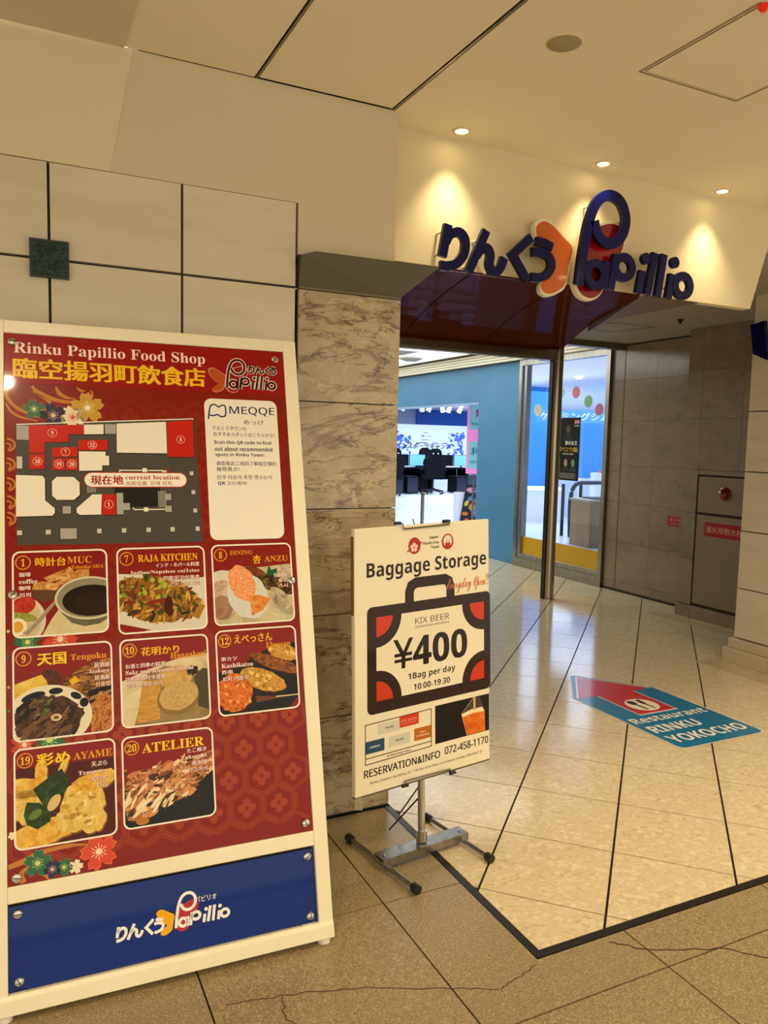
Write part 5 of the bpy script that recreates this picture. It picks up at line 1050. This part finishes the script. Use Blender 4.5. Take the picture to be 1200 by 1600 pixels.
# ================================================================ baggage storage sign on its stand
YAW = math.radians(6.9)
bs = empty('baggage_storage_sign', (1.302, 2.26, 0), (0, 0, YAW), 'cream baggage storage sign with brown suitcase drawing on a steel floor stand', 'sign stand')
CR2 = noisy('cream_sign_board', ['#e9dfbf', '#ede4c8'], 3, 0.4, detail=2, rnd=False)
pn = bx('sign_board', (-0.289, 0.0, 0.0), (0.289, 0.022, 0.885), CR2, bs, bevel=0.003)
pn.location = (0, 0, 0.28); pn.rotation_euler = (math.radians(-5.5), 0, 0)
pr = Print(0.0005); o_ = 0.289; BK = '#24180f'; BR_ = '#2f1d16'; RD = '#c8391c'
def X(u): return u - o_
class PS(Print):
    pass
p = pr
p.ell(X(0.242), 0.812, 0.026, 0.029, '#b3261c', 1); p.flower(X(0.240), 0.806, 0.017, '#f0d8c8', '#b3261c', 2)
p.ell(X(0.269), 0.820, 0.006, 0.003, '#b3261c', 1, rot=30); p.ell(X(0.216), 0.795, 0.006, 0.003, '#b3261c', 1, rot=30)
p.ell(X(0.386), 0.816, 0.026, 0.028, '#b3261c', 1); p.ell(X(0.386), 0.818, 0.019, 0.021, '#efe0cc', 2); p.rect(X(0.375), 0.796, X(0.397), 0.812, '#b3261c', 3); p.line(circ(X(0.386), 0.812, 0.006, 0.009, 8, 0, 180), 0.002, '#b3261c', 3); p.text('^ ^', X(0.378), 0.826, 0.016, 0.003, '#7a4030', 3)
p.text('Japan.', X(0.306), 0.8285, 0.042, 0.012, '#4a352c', 1, 0.02); p.text('Hands-Free', X(0.278), 0.812, 0.070, 0.011, '#6a5a50', 1); p.text('Travel', X(0.313), 0.796, 0.034, 0.011, '#6a5a50', 1)
p.text('Baggage Storage', X(0.047), 0.704, 0.517, 0.064, BK, 1, 0.0)
hd = [(0.220, 0.605), (0.220, 0.655), (0.228, 0.675), (0.248, 0.684), (0.373, 0.684), (0.390, 0.675), (0.398, 0.655), (0.398, 0.605)]
p.line([(X(a), b) for a, b in hd], 0.036, BR_, 2)
p.rrect(X(0.048), 0.262, X(0.582), 0.620, 0.020, BR_, 1)
def arcp(cx, cy, r, t0, t1, n=10): return [(X(cx) + r * math.cos(math.radians(t0 + (t1 - t0) * k / n)), cy + r * math.sin(math.radians(t0 + (t1 - t0) * k / n))) for k in range(n + 1)]
U0, U1, V0, V1 = 0.084, 0.552, 0.303, 0.584; ra = 0.102; rb = 0.066
inner = arcp(U0, V0, ra, 0, 90)[::1] ; P_ = []
P_ += list(reversed(arcp(U0, V0, ra, 0, 90)))[::1]      # up-left of bottom-left bite -> bottom
P_ = list(arcp(U0, V0, ra, 90, 0)) + list(arcp(U1, V0, ra, 180, 90)) + list(arcp(U1, V1, ra, 270, 180)) + list(arcp(U0, V1, ra, 360, 270))
# the cream field: built from a centre cross plus corner wedges so that faces stay simple
p.rect(X(U0 + ra), V0, X(U1 - ra), V1, CR2, 2); p.rect(X(U0), V0 + ra, X(U1), V1 - ra, CR2, 2.1)
for cx, cy, t0, sx, sy in ((U0, V0, 0, 1, 1), (U1, V0, 90, -1, 1), (U1, V1, 180, -1, -1), (U0, V1, 270, 1, -1)):
    A = arcp(cx, cy, ra, t0, t0 + 90); K = (X(cx) + sx * ra, cy + sy * ra)
    for k in range(len(A) - 1): p.poly([A[k], A[k + 1], K], CR2, 2.05)
    p.poly([(X(cx), cy)] + arcp(cx, cy, rb, t0, t0 + 90), RD, 2.2)
p.text('KIX BEER', X(0.243), 0.541, 0.148, 0.021, '#5a4a38', 3, 0, sty='sans'); p.text('IZUMISANO BREWING', X(0.243), 0.527, 0.147, 0.007, '#8a7a64', 3)
p.text('¥400', X(0.152), 0.395, 0.321, 0.104, BK, 3, 0.012); p.text('1Bag per day', X(0.213), 0.347, 0.205, 0.029, BK, 3, 0.0); p.text('10:00-19:30', X(0.236), 0.314, 0.158, 0.021, BK, 3, 0.0)
p.text('Everyday Open!!', X(0.380), 0.628, 0.190, 0.058, '#d87048', 4, 0, 0.1, sty='script')
# locator map
p.line([(X(0.040), 0.100), (X(0.311), 0.106), (X(0.311), 0.236), (X(0.040), 0.232)], 0.0025, BK, 2, True); p.line([(X(0.040), 0.120), (X(0.311), 0.123)], 0.0025, BK, 2)
p.rect(X(0.090), 0.190, X(0.175), 0.226, '#cfcab8', 1); p.rect(X(0.134), 0.139, X(0.220), 0.175, '#cfcab8', 1); p.rect(X(0.177), 0.196, X(0.257), 0.2335, '#d0381c', 1); p.rect(X(0.238), 0.138, X(0.310), 0.180, '#b8691c', 1); p.rect(X(0.041), 0.135, X(0.115), 0.176, '#2c4a66', 1)
p.text('VACANT', X(0.118), 0.205, 0.036, 0.006, '#3a332a', 2, 0.01); p.text('VACANT', X(0.160), 0.154, 0.036, 0.006, '#3a332a', 2, 0.01); p.text('KIX BEER', X(0.183), 0.212, 0.066, 0.009, '#e8907c', 2, -0.01); p.text('IZUMISANO BREWING', X(0.184), 0.204, 0.062, 0.004, '#e8907c', 2); p.text('LAWSON', X(0.056), 0.152, 0.040, 0.006, '#dfe4ea', 2, 0.01)
p.text('RINKU', X(0.262), 0.161, 0.024, 0.005, '#f0dcc0', 2); p.text('INFORMATION', X(0.246), 0.150, 0.055, 0.005, '#f0dcc0', 2, 0.01); p.text('JR TRAIN TICKET PRINTS', X(0.125), 0.108, 0.10, 0.006, '#3a332a', 2)
# beer picture
p.rect(X(0.328), 0.108, X(0.575), 0.242, food('darkred', ['#140d0a', '#24130e', '#6a2c1c'], 7, pos=[0.45, 0.6, 0.85]), 1)
p.poly([(X(0.445), 0.190), (X(0.470), 0.110), (X(0.556), 0.110), (X(0.553), 0.190), (X(0.530), 0.238), (X(0.500), 0.240)], '#4a3c2e', 2)
p.poly([(X(0.445), 0.190), (X(0.470), 0.110), (X(0.556), 0.110), (X(0.553), 0.180), (X(0.540), 0.196)], food('beer', ['#c84810', '#e0781c', '#f0b040'], 14), 3); p.poly([(X(0.445), 0.190), (X(0.449), 0.178), (X(0.50), 0.186), (X(0.553), 0.182), (X(0.541), 0.200), (X(0.49), 0.200)], '#f4e0b0', 4); p.rect(X(0.500), 0.196, X(0.510), 0.242, '#c8b088', 4); p.line([(X(0.500), 0.240), (X(0.445), 0.190), (X(0.470), 0.110)], 0.002, '#b8a890', 4)
p.text('RESERVATION&INFO', X(0.034), 0.057, 0.315, 0.026, BK, 1, 0.06, sty='sans'); p.text('072-458-1170', X(0.370), 0.062, 0.200, 0.027, BK, 1, 0.06, sty='sans')
p.text('Rinku Station Building 2F. 1 Rinku Orai Kita, Izumisano, Osaka 598-0047 JP', X(0.059), 0.030, 0.483, 0.011, '#5a4c3c', 1, 0, sty='sans')
o = p.build('sign_print', pn)
# board clips, edge trim, tape
q = MB(); q.box((-0.289, 0.0, -0.004), (0.289, 0.020, 0.0), mat('board_edge', '#5c5648', 0.5)); q.build('lower_edge', pn)
bx('side_tape', (-0.2908, 0.004, 0.60), (-0.289, 0.020, 0.86), mat('orange_edge', '#8a5424', 0.5), pn)
q = MB(); q.add([(-0.295, -0.002, -0.035), (-0.262, -0.002, -0.045), (-0.262, -0.001, 0.0), (-0.289, -0.001, 0.0)], [(0, 1, 2, 3)], film('tape_film', '#d8cdb0', 0.55)); q.build('tape', pn)
WIRE = mat('clip_steel', '#6a655a', 0.3, 0.9)
for zc, s_ in ((0.885, 1), (0.0, -1)):
    q = MB()
    q.tube([(-0.10, 0.03, zc + s_ * .006), (-0.10, -0.006, zc + s_ * .006), (-0.095, -0.006, zc - s_ * 0.012), (0.10, -0.006, zc - s_ * 0.008), (0.105, -0.006, zc + s_ * .006), (0.105, 0.03, zc + s_ * .006)], 0.0028, WIRE, 6)
    co = q.build('wire_clip', pn)
    for a in (-0.10, 0.105):
        q = MB(); q.tube([(a - .012, -0.004, zc + s_ * .006), (a + .012, -0.004, zc + s_ * .006)], 0.006, BLACKP, 8); cc = q.build('clip_grip', bs); cc.location = pn.location; cc.rotation_euler = pn.rotation_euler
q = MB(); q.tube([(-0.04, 0.01, 0.885), (-0.046, 0.01, 0.905)], 0.002, BLACKP, 5); q.build('hook_wire', pn)
# the board is slightly bent out of square: sheared by its clips
for ob in (pn, *pn.children):
    for v_ in ob.data.vertices:
        x_, z_ = v_.co.x, v_.co.z; v_.co.x = x_ + 0.030 * (z_ - 0.25); v_.co.z = z_ + 0.024 * x_
# stand
q = MB(); q.tube([(-0.012, 0.012, 0.05), (-0.006, 0.045, 0.50), (0.0, 0.105, 1.14)], 0.0125, CHROME, 14); q.build('pole', bs, smooth=True)
q = MB(); q.tube([(-0.012, 0.012, 0.048), (-0.012, 0.012, 0.085)], 0.019, CHROME, 14); q.build('pole_socket', bs, smooth=True)
q = MB(); q.box((-0.195, -0.024, 0.040), (0.170, 0.030, 0.044), STEEL); q.box((-0.195, -0.026, 0.018), (0.170, -0.023, 0.044), STEEL); q.box((-0.195, 0.029, 0.018), (0.170, 0.032, 0.044), STEEL)
q.lathe([(0.006, 0.044), (0.005, 0.048), (0, 0.049)], (-0.175, 0.0, 0), (0, 0, 1), CHROME, 10); q.lathe([(0.006, 0.044), (0.005, 0.048), (0, 0.049)], (0.150, 0.0, 0), (0, 0, 1), CHROME, 10); q.build('cross_channel', bs)
def loc(x, y, z):      # world to the stand's frame
    dx, dy = x - 1.302, y - 2.26; return (dx * math.cos(YAW) + dy * math.sin(YAW), -dx * math.sin(YAW) + dy * math.cos(YAW), z)
for a, b in (((1.156, 2.066), (1.087, 2.436)), ((1.478, 2.126), (1.422, 2.460))):
    A, B = loc(*a, 0.016), loc(*b, 0.016); q = MB(); q.tube([A, B], 0.008, STEEL, 10); o = q.build('foot_rod', bs, smooth=True)
    for s_, t_ in ((A, B), (B, A)):
        d_ = (Vector(s_) - Vector(t_)).normalized(); q = MB(); q.tube([Vector(s_) - d_ * 0.012, Vector(s_) + d_ * 0.014], 0.0150, BLACKP, 10); q.build('rubber_tip', o)
q = MB(); q.tube([(-0.012, 0.03, 0.20), (-0.05, 0.16, 0.03)], 0.003, BLACKP, 6); q.build('brace_wire', bs)

bpy.data.objects.remove(TOB); bpy.data.curves.remove(TCU)
